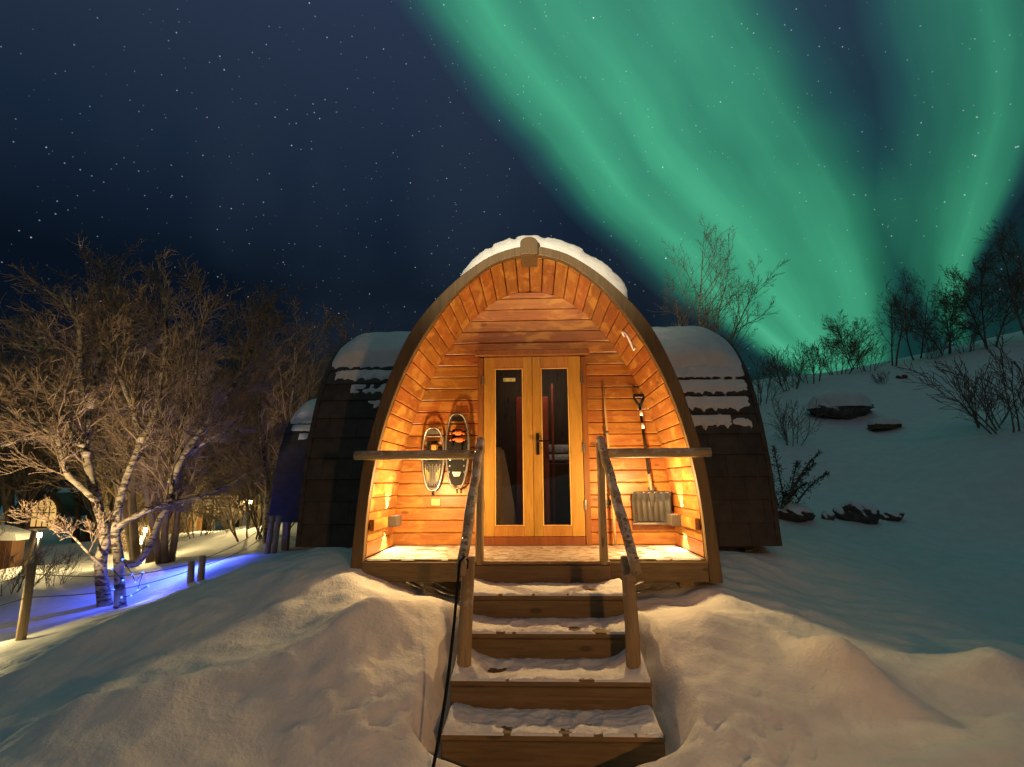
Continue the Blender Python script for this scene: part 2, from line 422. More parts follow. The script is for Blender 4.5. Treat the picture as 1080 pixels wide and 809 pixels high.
# (crest line left to right, height, width towards the visitor, width beyond)
CREST = [(_line([(-90, 775, 3.8), (0, 726, 4.15), (78, 688, 4.5), (194, 634, 5.0), (291, 599, 5.5), (340, 582, 6.0)]), .10, .55, .28),
         (_line([(-60, 800, 3.2), (60, 782, 3.35), (150, 766, 3.45), (260, 736, 3.65), (330, 712, 3.85), (390, 676, 4.1), (452, 655, 4.3), (486, 676, 4.15)]), .24, .34, .34)]
def ground_z(x, y, detail=True):
    x = np.atleast_1d(np.asarray(x, float)); y = np.atleast_1d(np.asarray(y, float))
    r = np.hypot(x, y-8); k = np.minimum(1, 42/np.maximum(r, 1e-6)); xs = x*k; ys = 8+(y-8)*k
    z = _W[-3]+_W[-2]*xs+_W[-1]*ys
    for i in range(len(CT)):
        d2 = (xs-CT[i, 0])**2+(ys-CT[i, 1])**2
        z = z+_W[i]*.5*d2*np.log(d2+1e-12)
    far = sst(r, 45, 160)
    z = z*(1-far)+far*(np.where(x < 0, -5, 6)*np.minimum(1, np.abs(x)/30))
    if detail:
        # the sharp little drift on the right and other wind shapes
        def g(cx, cy, sx, sy, h, rot=0.0):
            dx, dy = x-cx, y-cy; c, s = cos(rot), sin(rot)
            u, v = dx*c+dy*s, -dx*s+dy*c
            return h*np.exp(-(np.sqrt((u/sx)**2+.05)-.22)*2.2-(v/sy)**2)
        z = z+g(1.98, 3.78, .22, .30, .24, .5)+g(2.9, 3.75, .5, .28, .20, -.3)+g(3.7, 3.55, .35, .3, .19, .4)+g(1.25, 4.25, .45, .3, .10, .2)
        # wind-cut crests: the shoulder above the path and the bank in the foreground
        for line, hh, wn, wf in CREST:
            dmin = np.full(x.shape, 9.0); sgn = np.zeros(x.shape)
            for (ax, ay), (bx, by) in zip(line[:-1], line[1:]):
                ex, ey = bx-ax, by-ay; tt = np.clip(((x-ax)*ex+(y-ay)*ey)/(ex*ex+ey*ey), 0, 1)
                dx, dy = x-ax-tt*ex, y-ay-tt*ey; dd = np.hypot(dx, dy); m_ = dd < dmin
                dmin = np.where(m_, dd, dmin); sgn = np.where(m_, np.sign(ex*dy-ey*dx), sgn)
            ends = sst(np.hypot(x-line[0][0], y-line[0][1]), 0, .7)*sst(np.hypot(x-line[-1][0], y-line[-1][1]), 0, .7)
            dq = np.sqrt(dmin**2+.0016)-.04
            z = z+hh*ends*np.exp(-(dq/np.where(sgn > 0, wf, wn)))*(1+.5*pn(x*1.3, y*1.3))
        z = z+.05*fbm(x*.75+3, y*.75, 3)*(r < 30)
        near = 1-sst(r, 9, 25)
        dune = fbm(x*.9-y*.55+5, y*1.9+x*.5, 3, .45)
        rip = np.clip(fbm(x*2.2-y*1.1+9, y*6.5+x*2.0, 3, .5), -.1, .6)
        z = z+near*.034*dune+near*.014*fbm(x*4.5, y*4.5, 4, .55)+near*.022*rip
        # trodden lumps along the stairs, path and left foot of the slope
        lump = np.exp(-((x+.98)/.40)**2-((y-3.45)/.45)**2)+np.exp(-((x-1.15)/.5)**2-((y-3.25)/.4)**2)+1.1*np.exp(-((x+4.6-.35*(y-6.2))/.75)**2-((y-6.6)/1.9)**2)
        ridge = np.abs(pn(x*5.5, y*5.5))
        z = z+lump*(.075*(.35-ridge)+.038*fbm(x*8, y*8, 4, .5)+.006*fbm(x*17, y*17, 2))
        # crust edges under the deck front
        z = z+.05*pn(x*3.1, y*6.0)*np.exp(-((y-4.85)/.35)**2)*(np.abs(x) < 2.2)
    # keep clear of cabin and stairs
    ins = sst(-np.maximum(np.abs(x)-1.42, np.abs(y-7.2)-2.2), -.12, .1)
    z = z*(1-ins)+np.minimum(z, -.19)*ins
    ins = sst(-np.maximum(np.abs(x)-2.48, np.abs(y-7.65)-1.45), -.15, .12)
    z = z*(1-ins)+np.minimum(z, -.12)*ins
    top = np.interp(y, [3.40, 3.52, 3.80, 4.15, 4.47, 4.85], [-1.06, -1.0, -.86, -.66, -.48, -.42])
    dx = np.maximum(np.abs(x-.10)-.64, 0); lim = top+1.5*dx+4*dx*dx
    lim = lim+2.0*np.maximum(3.40-y, 0)+2.0*np.maximum(y-4.85, 0)
    t_ = np.clip((lim-z)/.12*.5+.5, 0, 1); z = lim*(1-t_)+z*t_-.12*t_*(1-t_)*.5
    return z
def gz(x, y): return float(ground_z(x, y)[0])

def axis_grid(lo, hi, fine, ends, k=1.16):
    a = list(np.arange(lo, hi, fine)); s = fine
    while a[-1] < ends[1]: s *= k; a.append(a[-1]+s)
    s = fine; b = [lo]
    while b[-1] > ends[0]: s *= k; b.append(b[-1]-s)
    return np.array(b[:0:-1]+a)
def build_ground():
    xs = axis_grid(-4.6, 4.8, .040, (-700, 700), 1.07); ys = axis_grid(2.7, 6.2, .036, (-500, 900), 1.06)
    X, Y = np.meshgrid(xs, ys); Z = ground_z(X.ravel(), Y.ravel())
    nx, ny = len(xs), len(ys)
    i = np.arange(ny-1)[:, None]*nx+np.arange(nx-1)[None, :]
    q = np.stack([i, i+1, i+1+nx, i+nx], -1).reshape(-1, 4)
    me = bpy.data.meshes.new('snow_ground')
    me.from_pydata(np.c_[X.ravel(), Y.ravel(), Z].tolist(), [], q.tolist())
    me.polygons.foreach_set('use_smooth', [True]*len(me.polygons)); me.materials.append(M_SNOW)
    o = bpy.data.objects.new('snow_ground', me); COL.objects.link(o); o['kind'] = 'structure'
    o['label'] = 'snow covered ground with drifts falling away to the left and rising to a ridge on the right'
build_ground()

# ------------------------------------------------------------------ arch profiles
def smooth_profile(half, n):
    """half: (half-width, z) from the foot to the apex -> n evenly spaced points foot-left .. apex .. foot-right"""
    P = [np.array((-w, z)) for w, z in half]+[np.array((w, z)) for w, z in half[-2::-1]]
    out = []
    for i in range(len(P)-1):
        p0, p1, p2, p3 = P[max(i-1, 0)], P[i], P[i+1], P[min(i+2, len(P)-1)]
        for t in np.linspace(0, 1, 24, endpoint=False):
            out.append(.5*((2*p1)+(p2-p0)*t+(2*p0-5*p1+4*p2-p3)*t*t+(3*p1-p0-3*p2+p3)*t**3))
    out.append(P[-1]); out = np.array(out)
    s = np.r_[0, np.cumsum(np.hypot(*np.diff(out, axis=0).T))]
    u = np.linspace(0, s[-1], n)
    return np.c_[np.interp(u, s, out[:, 0]), np.interp(u, s, out[:, 1])], s[-1]
INNER = [(1.500, 0), (1.486, .40), (1.440, .78), (1.360, 1.18), (1.205, 1.64), (.985, 2.07), (.705, 2.45), (.385, 2.72), (.15, 2.808), (0, 2.825)]
OUTER = [(1.625, -.2), (1.600, .20), (1.550, .77), (1.470, 1.15), (1.345, 1.60), (1.110, 2.12), (.775, 2.52), (.43, 2.790), (.16, 2.895), (0, 2.912)]

# ------------------------------------------------------------------ the cabin
CAB = thing('arched_cabin', 'timber arched cabin with lit porch, double glass door and dark shingled side wings', 'cabin', (0, 5.4, 0))
YF, YB = 4.99, 6.0

def build_cabin():
    rnd = random.Random(3)
    # porch lining: boards running front to back round the arch
    pts, L = smooth_profile(INNER, 53)
    mb = MB()
    for i in range(52):
        a, b = pts[i], pts[i+1]; d = (b-a)/np.linalg.norm(b-a); nrm = np.array((d[1], -d[0]))   # towards the inside
        if nrm @ (np.array((0, 1.0))-(a+b)/2) < 0: nrm = -nrm
        g = .0035; ch = .006; th = .03; j = rnd.uniform(-.002, .002)
        p = [a+d*g-nrm*th, a+d*g-nrm*ch+nrm*j, a+d*(g+ch)+nrm*j, b-d*(g+ch)+nrm*j, b-d*g-nrm*ch+nrm*j, b-d*g-nrm*th]
        mb.prism([tuple(q) for q in p], 1, 5.035, 5.998)
    mb.build('porch_lining', M_ARCH, CAB)
    # front frame
    po, _ = smooth_profile(OUTER, 90)
    inn = [(1.512, -.2), (1.504, 0)]+[(w, z) for w, z in INNER[1:]]
    pi_, _ = smooth_profile(inn, 90)
    mb = MB(); n = len(po); vs = []; fs = []
    for i in range(n):
        for (p, y) in ((po[i], 4.955), (pi_[i], 4.955), (pi_[i], 5.03), (po[i], 5.03)):
            vs.append((p[0], y, p[1]))
    for i in range(n-1):
        for k in range(4): fs.append((i*4+k, i*4+(k+1) % 4, (i+1)*4+(k+1) % 4, (i+1)*4+k))
    fs += [(0, 1, 2, 3), tuple((n-1)*4+k for k in range(4))]
    mb.add(vs, fs)
    fr = mb.build('arch_frame', M_FRAME, CAB)
    bv = fr.modifiers.new('bevel', 'BEVEL'); bv.width = .008; bv.segments = 2; bv.limit_method = 'ANGLE'
    mb = MB(); poly = [(-.085, 2.815), (.085, 2.815)]+[(.085*cos(a), 2.93+.062*sin(a)) for a in np.linspace(0, pi, 14)]
    mb.prism(poly, 1, 4.915, 5.25)
    o = mb.build('ridge_beam', M_FRAME, CAB); bv = o.modifiers.new('bevel', 'BEVEL'); bv.width = .008; bv.segments = 2; bv.limit_method = 'ANGLE'
    # thin pale edge strip inside the frame
    # roof of the porch vault
    pr, _ = smooth_profile([(w-.03, z-.02) for w, z in OUTER], 60)
    mb = MB(); vs = []; fs = []
    for (x, z) in pr: vs += [(x, 5.032, z), (x, 9.2, z)]
    for i in range(len(pr)-1): fs.append((2*i, 2*i+1, 2*i+3, 2*i+2))
    mb.add(vs, fs); roof = mb.build('roof', M_SHING, CAB, True)
    # back wall of the porch: horizontal boards cut to the arch, open for the door
    prof, _ = smooth_profile(INNER, 400); half = prof[200:]
    def hw(z): return float(np.interp(z, half[::-1, 1], half[::-1, 0]))
    mb = MB(); z = 0.0; hb = .1305; y0, y1 = 5.999, 6.04
    dl, dr, dt = -.60, .62, 2.085
    while z < 2.80:
        za, zb = z+.003, min(z+hb-.003, 2.815)
        def board(xl0, xr0, xl1, xr1):
            ch = .007; jj = rnd.uniform(-.003, .003)
            vs = [(xl0, y1, za), (xr0, y1, za), (xr1, y1, zb), (xl1, y1, zb),
                  (xl0, y0+ch+jj, za), (xr0, y0+ch+jj, za), (xr1, y0+ch+jj, zb), (xl1, y0+ch+jj, zb),
                  (xl0, y0+jj, za+ch), (xr0, y0+jj, za+ch), (xr1, y0+jj, zb-ch), (xl1, y0+jj, zb-ch)]
            fs = [(3, 2, 1, 0), (0, 1, 5, 4), (2, 3, 7, 6), (1, 2, 6, 5), (3, 0, 4, 7), (4, 5, 9, 8), (6, 7, 11, 10), (8, 9, 10, 11), (5, 6, 10, 9), (7, 4, 8, 11)]
            mb.add(vs, fs)
        w0, w1 = hw(za)+.02, hw(zb)+.02
        if zb < dt+.02:
            board(-w0, dl+.02, -w1, dl+.02); board(dr-.02, w0, dr-.02, w1)
        else: board(-w0, w0, -w1, w1)
        z += hb
    mb.build('back_wall', M_BACK, CAB)
    # light stopper behind the boards so no gap shows through
    mb = MB()
    for xa, xb, za, zb in ((-1.5, -.585, -.02, 2.07), (.605, 1.5, -.02, 2.07)):
        mb.prism([(xa if abs(xa) < 1 else copysign(hw(1.2), xa), za)] and [(xa, za), (xb, za), (xb, zb) if xb < 1 else (.98, zb), (xa, zb) if xa > -1 else (-.98, zb)], 1, 6.045, 6.06)
    mb.prism([(-.98, 2.072), (.98, 2.072), (.7, 2.45), (.38, 2.72), (0, 2.82), (-.38, 2.72), (-.7, 2.45)], 1, 6.045, 6.06)
    mb.build('wall_backing', M_DARKIN, CAB)
    # door trim
    mb = MB()
    mb.box((-.5655, 5.985, 1.02), (.062, .05, 2.04), .006); mb.box((.5855, 5.985, 1.02), (.062, .05, 2.04), .006)
    mb.box((.01, 5.985, .045), (1.08, .06, .088), .006)
    mb.build('door_frame', M_TRIM, CAB)
    mb = MB(); mb.box((.01, 5.952, 2.083), (1.27, .106, .062), .006); mb.build('door_lintel', M_TRIM, CAB)
    # door leaves with panes
    mg, T, b = mat('door_glass')
    gl = T.node('ShaderNodeBsdfGlossy'); gl.inputs['Roughness'].default_value = .02; tr = T.node('ShaderNodeBsdfTransparent')
    tr.inputs[0].default_value = (.86, .88, .88, 1)
    lw = T.node('ShaderNodeFresnel'); lw.inputs['IOR'].default_value = 1.6
    mx = T.node('ShaderNodeMixShader'); T.l.new(lw.outputs[0], mx.inputs[0]); T.l.new(tr.outputs[0], mx.inputs[1]); T.l.new(gl.outputs[0], mx.inputs[2])
    T.l.new(mx.outputs[0], T.n['Material Output'].inputs[0])
    for side, (xa, xb, pa, pb) in (('l', (-.53, .008, -.408, -.092)), ('r', (.013, .55, .105, .413))):
        za, zb, qa, qb = .092, 2.046, .20, 1.918
        mb = MB(); y = 5.992; t = .05
        mb.box(((xa+pa)/2, y, (za+zb)/2), (pa-xa, t, zb-za), .005); mb.box(((pb+xb)/2, y, (za+zb)/2), (xb-pb, t, zb-za), .005)
        mb.box(((pa+pb)/2, y, (za+qa)/2), (pb-pa, t-.004, qa-za), .004); mb.box(((pa+pb)/2, y, (qb+zb)/2), (pb-pa, t-.004, zb-qb), .004)
        leaf = mb.build('door_leaf', M_DOOR, CAB)
        mb = MB(); r = .012                                  # pale glazing bead
        for (x0, x1, z0, z1) in ((pa, pa+r, qa, qb), (pb-r, pb, qa, qb), (pa+r, pb-r, qa, qa+r), (pa+r, pb-r, qb-r, qb)):
            mb.box(((x0+x1)/2, 5.975, (z0+z1)/2), (x1-x0, .02, z1-z0), .003)
        mb.build('glazing_bead', M_DOORB, leaf)
        mb = MB(); mb.box(((pa+pb)/2, 5.990, (qa+qb)/2), (pb-pa, .006, qb-qa), .001); mb.build('pane', mg, leaf)
        if side == 'l':
            mb = MB(); mb.box((-.245, 5.984, 1.79), (.135, .004, .04), .001); mb.build('sticker', plain('pale_sticker', (.42, .42, .22), .5), leaf)
        for hz in (.42, 1.02, 1.78):
            mb = MB()
            xh = xa-.010 if side == 'l' else xb+.010
            mb.tube([(xh, 5.955, hz-.05), (xh, 5.955, hz+.05)], .012, 10); mb.box((xh, 5.963, hz), (.035, .006, .09), .002)
            mb.build('hinge', M_STEEL, leaf)
        if side == 'r':
            mb = MB(); mb.box((.062, 5.961, 1.07), (.034, .014, .235), .004)
            mb.tube([(.062, 5.955, 1.10), (.062, 5.915, 1.10), (.075, 5.905, 1.10), (.185, 5.905, 1.097)], [.011, .011, .0105, .009], 10)
            mb.tube([(.062, 5.957, 1.005), (.062, 5.938, 1.005)], .012, 10)
            mb.build('door_handle', M_BLKMET, leaf)
    # the room behind the glass
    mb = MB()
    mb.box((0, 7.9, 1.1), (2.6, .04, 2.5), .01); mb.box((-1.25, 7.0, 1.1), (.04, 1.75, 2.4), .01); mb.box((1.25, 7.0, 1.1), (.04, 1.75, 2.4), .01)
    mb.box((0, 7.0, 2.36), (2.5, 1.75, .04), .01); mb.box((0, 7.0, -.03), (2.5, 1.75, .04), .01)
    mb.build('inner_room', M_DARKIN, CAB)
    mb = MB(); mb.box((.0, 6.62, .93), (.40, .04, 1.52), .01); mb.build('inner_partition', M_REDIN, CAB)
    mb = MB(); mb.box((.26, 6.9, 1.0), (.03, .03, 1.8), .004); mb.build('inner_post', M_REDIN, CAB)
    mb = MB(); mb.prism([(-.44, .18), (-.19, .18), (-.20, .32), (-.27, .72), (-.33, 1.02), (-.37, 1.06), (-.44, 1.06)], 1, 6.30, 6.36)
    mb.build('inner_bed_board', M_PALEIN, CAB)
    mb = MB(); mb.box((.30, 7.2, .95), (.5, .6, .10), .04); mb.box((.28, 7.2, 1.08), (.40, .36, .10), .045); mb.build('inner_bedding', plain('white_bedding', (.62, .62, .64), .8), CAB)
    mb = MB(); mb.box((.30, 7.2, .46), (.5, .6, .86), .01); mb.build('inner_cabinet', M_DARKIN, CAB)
    lamp('room_fill', 'POINT', (.25, 6.25, 2.22), 15, (1, .75, .5), .1)  # added lamp, unseen, so the interior shows through the door glass
    # deck and fascia boards
    mb = MB(); y = 4.975
    while y < 5.99:
        w = .118
        mb.box((0, y+w/2, -.0135), (2.99, w-.006, .027), .004); y += w
    mb.box((.05, 4.91, -.0155), (1.22, .125, .026), .004)
    mb.build('porch_deck', M_DECK, CAB)
    mb = MB()
    for xa, xb, yy in ((-1.505, -.56, 4.962), (.66, 1.505, 4.962)):
        mb.box(((xa+xb)/2, yy, -.105), (xb-xa, .03, .165), .005)
    mb.box((.05, 4.852, -.108), (1.218, .03, .150), .005)
    mb.box((-1.51, 5.5, -.12), (.05, 1.0, .16), .005); mb.box((1.51, 5.5, -.12), (.05, 1.0, .16), .005)
    mb.build('deck_fascia', M_STEP, CAB)
    for x, ya, yb in ((-1.35, 5.15, 7.4), (1.35, 5.15, 7.4), (-2.42, 6.45, 8.9), (2.42, 6.45, 8.9)):
        for y in (ya, yb):
            mb = MB(); mb.box((x, y, -.42), (.13, .13, .64), .01); mb.build('foundation_post', M_POST, CAB)
    # porch rails and newel posts
    for xa, xb in ((-1.60, -.47), (.62, 1.575)):
        mb = MB(); k = 7
        mb.tube([(xa+(xb-xa)*i/k, 4.90+(.004 if i % 2 else -.003), .912) for i in range(k+1)], [.041+.0015*((i*7) % 3) for i in range(k+1)], 14)
        mb.build('porch_rail', M_RAILX, CAB, True)
    for x in (-.462, .605):
        mb = MB(); mb.tube([(x, 4.875, -.03), (x, 4.875, .3), (x+.004, 4.872, .7), (x, 4.87, 1.0)], [.038, .037, .036, .035], 12)
        mb.build('newel_post', M_POST, CAB, True)
    # cross piece that holds each wall lamp
    for s in (-1, 1):
        mb = MB(); mb.bar((s*1.466, 5.05, .285), (s*1.466, 5.97, .285), .045, .10, .004); mb.build('lamp_board', M_ARCH, CAB)
        lampr = MB(); x = s*1.412
        lampr.box((x, 5.62, .285), (.110, .20, .010), .002)              # plate between the two tubes
        lampr.box((x-.052, 5.62, .285), (.008, .20, .105), .002); lampr.box((x+.052, 5.62, .285), (.008, .20, .105), .002)
        lampr.box((x, 5.525, .285), (.095, .008, .105), .002); lampr.box((x, 5.715, .285), (.095, .008, .105), .002)
        lp = lampr.build('wall_lamp', M_GREYBOX, CAB)
        bu = MB(); bu.box((x, 5.62, .297), (.06, .14, .012), .004); bu.box((x, 5.62, .273), (.06, .14, .012), .004)
        bu.build('lamp_tube', emit('warm_tube', (1, .80, .52), 30), lp)
        lamp('porch_glow', 'POINT', (x-s*.40, 5.32, .60), PORCH_UP, WARM, .035)
        lamp('porch_beam_up', 'SPOT', (x+s*.025, 5.62, .342), 60, (1, .90, .72), .010, (x+s*.09, 5.60, 1.0), 58, .12)
        lamp('porch_beam_down', 'SPOT', (x+s*.025, 5.62, .228), 40, (1, .90, .72), .010, (x+s*.09, 5.60, -.5), 70, .15)
    # socket box
    mb = MB(); mb.box((-1.05, 5.985, .455), (.10, .035, .075), .006); mb.build('socket_box', M_DOORB, CAB)
    # house number on the right flank of the arch
    ph, Lh = smooth_profile(INNER, 600)
    zr = ph[300:]
    def onarch(h, v):      # h along Y towards the visitor, v up along the vault
        s = np.interp(-2.05, -zr[:, 1], np.arange(300)); i = int(s - v/(Lh/599))
        p = zr[i]; q = zr[i+1]; d = (q-p)/np.linalg.norm(q-p); nrm = np.array((-d[1], d[0]))
        if nrm @ np.array((-1, -.2)) < 0: nrm = -nrm
        p = p+nrm*.012
        return (p[0], 5.325-h, p[1])
    sh = [(-.050, .06), (-.045, .085), (-.025, .103), (0, .108), (.028, .10), (.046, .078), (.047, .05), (.03, .015), (.0, -.03), (-.03, -.072), (-.052, -.098), (-.05, -.105), (0, -.105), (.055, -.105)]
    mb = MB(); mb.tube([onarch(h, v) for h, v in sh], .0105, 8)
    mb.build('house_number', M_WHITE, CAB)
    # shingled wings
    WP, WL = smooth_profile([(w*.955, max(z, -.03)*.905-.0) for w, z in OUTER], 400)
    YT = 7.66
    def wsurf(t, off):     # t metres up from the near foot
        i = np.clip(t/WL*399, 0, 398.999); k = int(i); f = i-k
        p = WP[k]*(1-f)+WP[k+1]*f; d = WP[k+1]-WP[k]; d = d/np.linalg.norm(d); nn = np.array((-d[1], d[0]))
        p = p+nn*off; return p[0]+YT, p[1], nn
    for xa, xb in ((-2.56, -1.30), (1.30, 2.58)):
        mb = MB(); t = 0.0; c = 0; h = .245
        while t < WL-.05:
            x = xa-(.17 if c % 2 else 0)
            while x < xb:
                x0, x1 = max(xa, x+.0015), min(xb, x+.3385); x += .34
                if x1-x0 < .03: continue
                far = t > WL*.5
                lo, hi = (.028, .010) if not far else (.010, .028)
                a = wsurf(t, lo); b = wsurf(min(t+h+.01, WL), hi); a2 = wsurf(t, -.02); b2 = wsurf(min(t+h, WL), -.02)
                m = wsurf(t+h*.5, (lo+hi)/2)
                vs = []
                for xx in (x0, x1): vs += [(xx, a[0], a[1]), (xx, m[0], m[1]), (xx, b[0], b[1]), (xx, b2[0], b2[1]), (xx, a2[0], a2[1])]
                fs = [(0, 1, 6, 5), (1, 2, 7, 6), (2, 3, 8, 7), (4, 0, 5, 9), (3, 4, 9, 8), (0, 4, 3, 2, 1), (5, 6, 7, 8, 9)]
                mb.add(vs, fs)
            t += h; c += 1
        mb.build('wing_roof', M_SHING2, CAB)
        xe = xa if xa < 0 else xb; s = -1 if xa < 0 else 1
        mb = MB(); k = 40; rim = [wsurf(WL*i/k, .03) for i in range(k+1)]; inr = [wsurf(WL*i/k, -.06) for i in range(k+1)]
        vs = []; fs = []
        for i in range(k+1):
            for (p, x) in ((rim[i], xe), (rim[i], xe+s*.05), (inr[i], xe+s*.05), (inr[i], xe)): vs.append((x, p[0], p[1]))
        for i in range(k):
            for q in range(4): fs.append((i*4+q, i*4+(q+1) % 4, (i+1)*4+(q+1) % 4, (i+1)*4+q))
        fs += [(0, 1, 2, 3), tuple(k*4+q for q in range(4))]
        mb.add(vs, fs); mb.build('wing_rim', M_SHING, CAB)
        mb = MB(); mb.prism([(p[0], p[1]) for p in inr], 0, xe-s*.02, xe+s*.01); mb.build('wing_end_wall', M_DARKIN, CAB)
    return wsurf, WL
WARM = (1.0, .63, .24)
PORCH_UP = 66
M_DOORB = wood('pale_bead_wood', (.62, .36, .12), (.70, .44, .16), 2, rough=.4, var=.1, knots=False)
def shingle_mat():
    m, T, b = mat('slate_shingle'); setp(b, rough=.7)
    o = T.node('ShaderNodeTexCoord').outputs['Object']; isl = T.node('ShaderNodeNewGeometry').outputs['Random Per Island']
    n = T.noise(o, 7, 6, .65); n2 = T.noise(o, 60, 3, .6)
    c = T.mix(T.step(n, .3, .7), (.034, .027, .021, 1), (.062, .050, .038, 1))
    hs = T.node('ShaderNodeHueSaturation'); T.l.new(c, hs.inputs['Color']); T.l.new(T.math('MULTIPLY_ADD', isl, .3, .80), hs.inputs['Value'])
    T.l.new(hs.outputs[0], b.inputs['Base Color']); bump(T, b, T.math('ADD', n, T.math('MULTIPLY', n2, .5)), .4, .01); return m
M_SHING2 = shingle_mat()
WSURF, WLEN = build_cabin()

# ------------------------------------------------------------------ snow lying on roofs
def patch(mb, surf, us, vs_, thick):
    """snow sheet: surf(u, v) -> point, normal; thick(u, v) metres, no faces where it is not positive"""
    nu, nv = len(us), len(vs_); U, V = np.meshgrid(us, vs_, indexing='ij'); TK = thick(U, V); idx = -np.ones((nu, nv), int)
    pts = []; fs = []
    keep = TK > 0
    for i in range(nu-1):
        for j in range(nv-1):
            if keep[i, j] or keep[i+1, j] or keep[i, j+1] or keep[i+1, j+1]:
                q = []
                for (a, b) in ((i, j), (i+1, j), (i+1, j+1), (i, j+1)):
                    if idx[a, b] < 0:
                        p, n = surf(us[a], vs_[b]); k = max(TK[a, b], -.012)
                        idx[a, b] = len(pts); pts.append(tuple(np.array(p)+np.array(n)*k))
                    q.append(idx[a, b])
                fs.append(q)
    mb.add(pts, fs)

def roof_snow():
    # cap over the porch vault
    pr, L = smooth_profile([(w-.02, z) for w, z in OUTER], 600)
    def surf(u, v):
        i = int(np.clip(u/L*599, 1, 597)); p = pr[i]; d = pr[i+1]-pr[i-1]; d = d/np.linalg.norm(d)
        return (p[0], v, p[1]), (-d[1], 0, d[0])
    xs = pr[:, 0]; s = np.linspace(0, L, 600)
    ua, ub = np.interp(-.90, xs, s), np.interp(.985, xs, s)
    def thick(U, V):
        side = sst(U, ua, ua+1.05)*sst(-U, -ub, -ub+.34); front = np.sqrt(np.clip((V-5.045)/.10, 0, 1))
        k = .205*side**.6*front*(1+.10*fbm(U*1.7, V*1.7, 3))
        k = k+front*(side > .02)*(.010*fbm(U*6, V*6, 3)+.016*np.abs(pn(U*16+3, V*5))-.03*np.exp(-((pn(U*2.3, 4.0)-.02)/.035)**2))
        return np.where(side > .01, np.where(V < 5.05, -.01, k), -.02)
    mb = MB(); patch(mb, surf, np.arange(ua-.03, ub+.06, .022), np.r_[np.arange(5.045, 5.3, .014), np.arange(5.3, 9.1, .09)], thick)
    tag(mb.build('roof_snow', M_SNOW, None, True, loc=(0, 6.5, 2.6)), 'thick cap of snow on the vaulted porch roof of the lit cabin', 'snow', 'snow lying on cabin roofs', 'stuff')
    # the wings
    for side, (xa, xb) in ((-1, (-2.60, -1.25)), (1, (1.25, 2.62))):
        def ws(u, v):
            y, z, n = WSURF(v, .022); return (u, y, z), (0, n[0], n[1])
        ts = np.linspace(0, WLEN*.5, 200); zs = np.array([WSURF(t, 0)[1] for t in ts])
        t_cap = np.interp(2.13 if side < 0 else 2.02, zs, ts)
        out = xa if side < 0 else xb
        def cap(U, V):
            e = sst(np.abs(U-out), .005, .34)
            low = sst(V-t_cap+.05*pn(U*3.1, 2.0+side)+.02*pn(U*11, 5.0), -.02, .16)
            back = sst(-(V-WLEN*.66), -.03, .3)
            k = .15*e**.55*low**.6*back*(1+.12*fbm(U*1.5, V*1.5, 2))+.012*fbm(U*5, V*5, 3)*low
            return np.where((low > 0) & (e > 0), k, -.02)
        mb = MB(); patch(mb, ws, np.arange(xa, xb, .024), np.arange(t_cap-.08, WLEN*.68, .024), cap)
        h = .245; k0 = int(t_cap/h)
        cover = {-1: [(.92, 1.15), (.74, .86), (.55, .62), (.40, .46)], 1: [(.95, 1.22), (.9, 1.02), (.80, .86), (.62, .74), (.40, .42)]}[side]
        for r, (len_, dens) in enumerate(cover):
            k = k0-r; t0 = k*h
            def strip(U, V, r=r, t0=t0, len_=len_, dens=dens):
                f = (V-t0)/h
                drip = .35*np.abs(pn(U*5.5+r*3.7, 7.1*side))+.75*np.clip(pn(U*15+r*2.3, 3.0*side)-.05, 0, 1)*(.6+.25*r)
                lowedge = .30+.28*r*.4-drip-.16*(side > 0)
                m = sst(f, lowedge-.05, lowedge+.12)*sst(-f, -.97, -.86)
                gap = sst(pn(U*2.4+r*5.1+side*2, 1.7*r+V*1.5)*.9+.25*pn(U*8, V*10+r*1.0)+(dens-.5), -.03, .10)
                e = sst(np.abs(U-out), .02+.10*r*(side < 0), .10+.12*r)
                if len_ < .5: e = e*sst(-(np.abs(U-out)), -1.0, -.8)
                return .026*m*gap*e*(1+.9*fbm(U*9, V*9, 3))-.004-.012*np.clip(fbm(U*13+r, V*7, 3)-.12, 0, 1)*(r > 0)
            patch(mb, ws, np.arange(xa, xb, .014), np.arange(t0-.02, t0+h+.01, .014), strip)
        tag(mb.build('roof_snow', M_SNOW, None, True, loc=((xa+xb)/2, 7, 2)), ('snow cap and melting strips on the left shingled wing of the lit cabin' if side < 0 else 'snow cap and stepped snow strips on the right shingled wing of the lit cabin'), 'snow', 'snow lying on cabin roofs', 'stuff')
roof_snow()

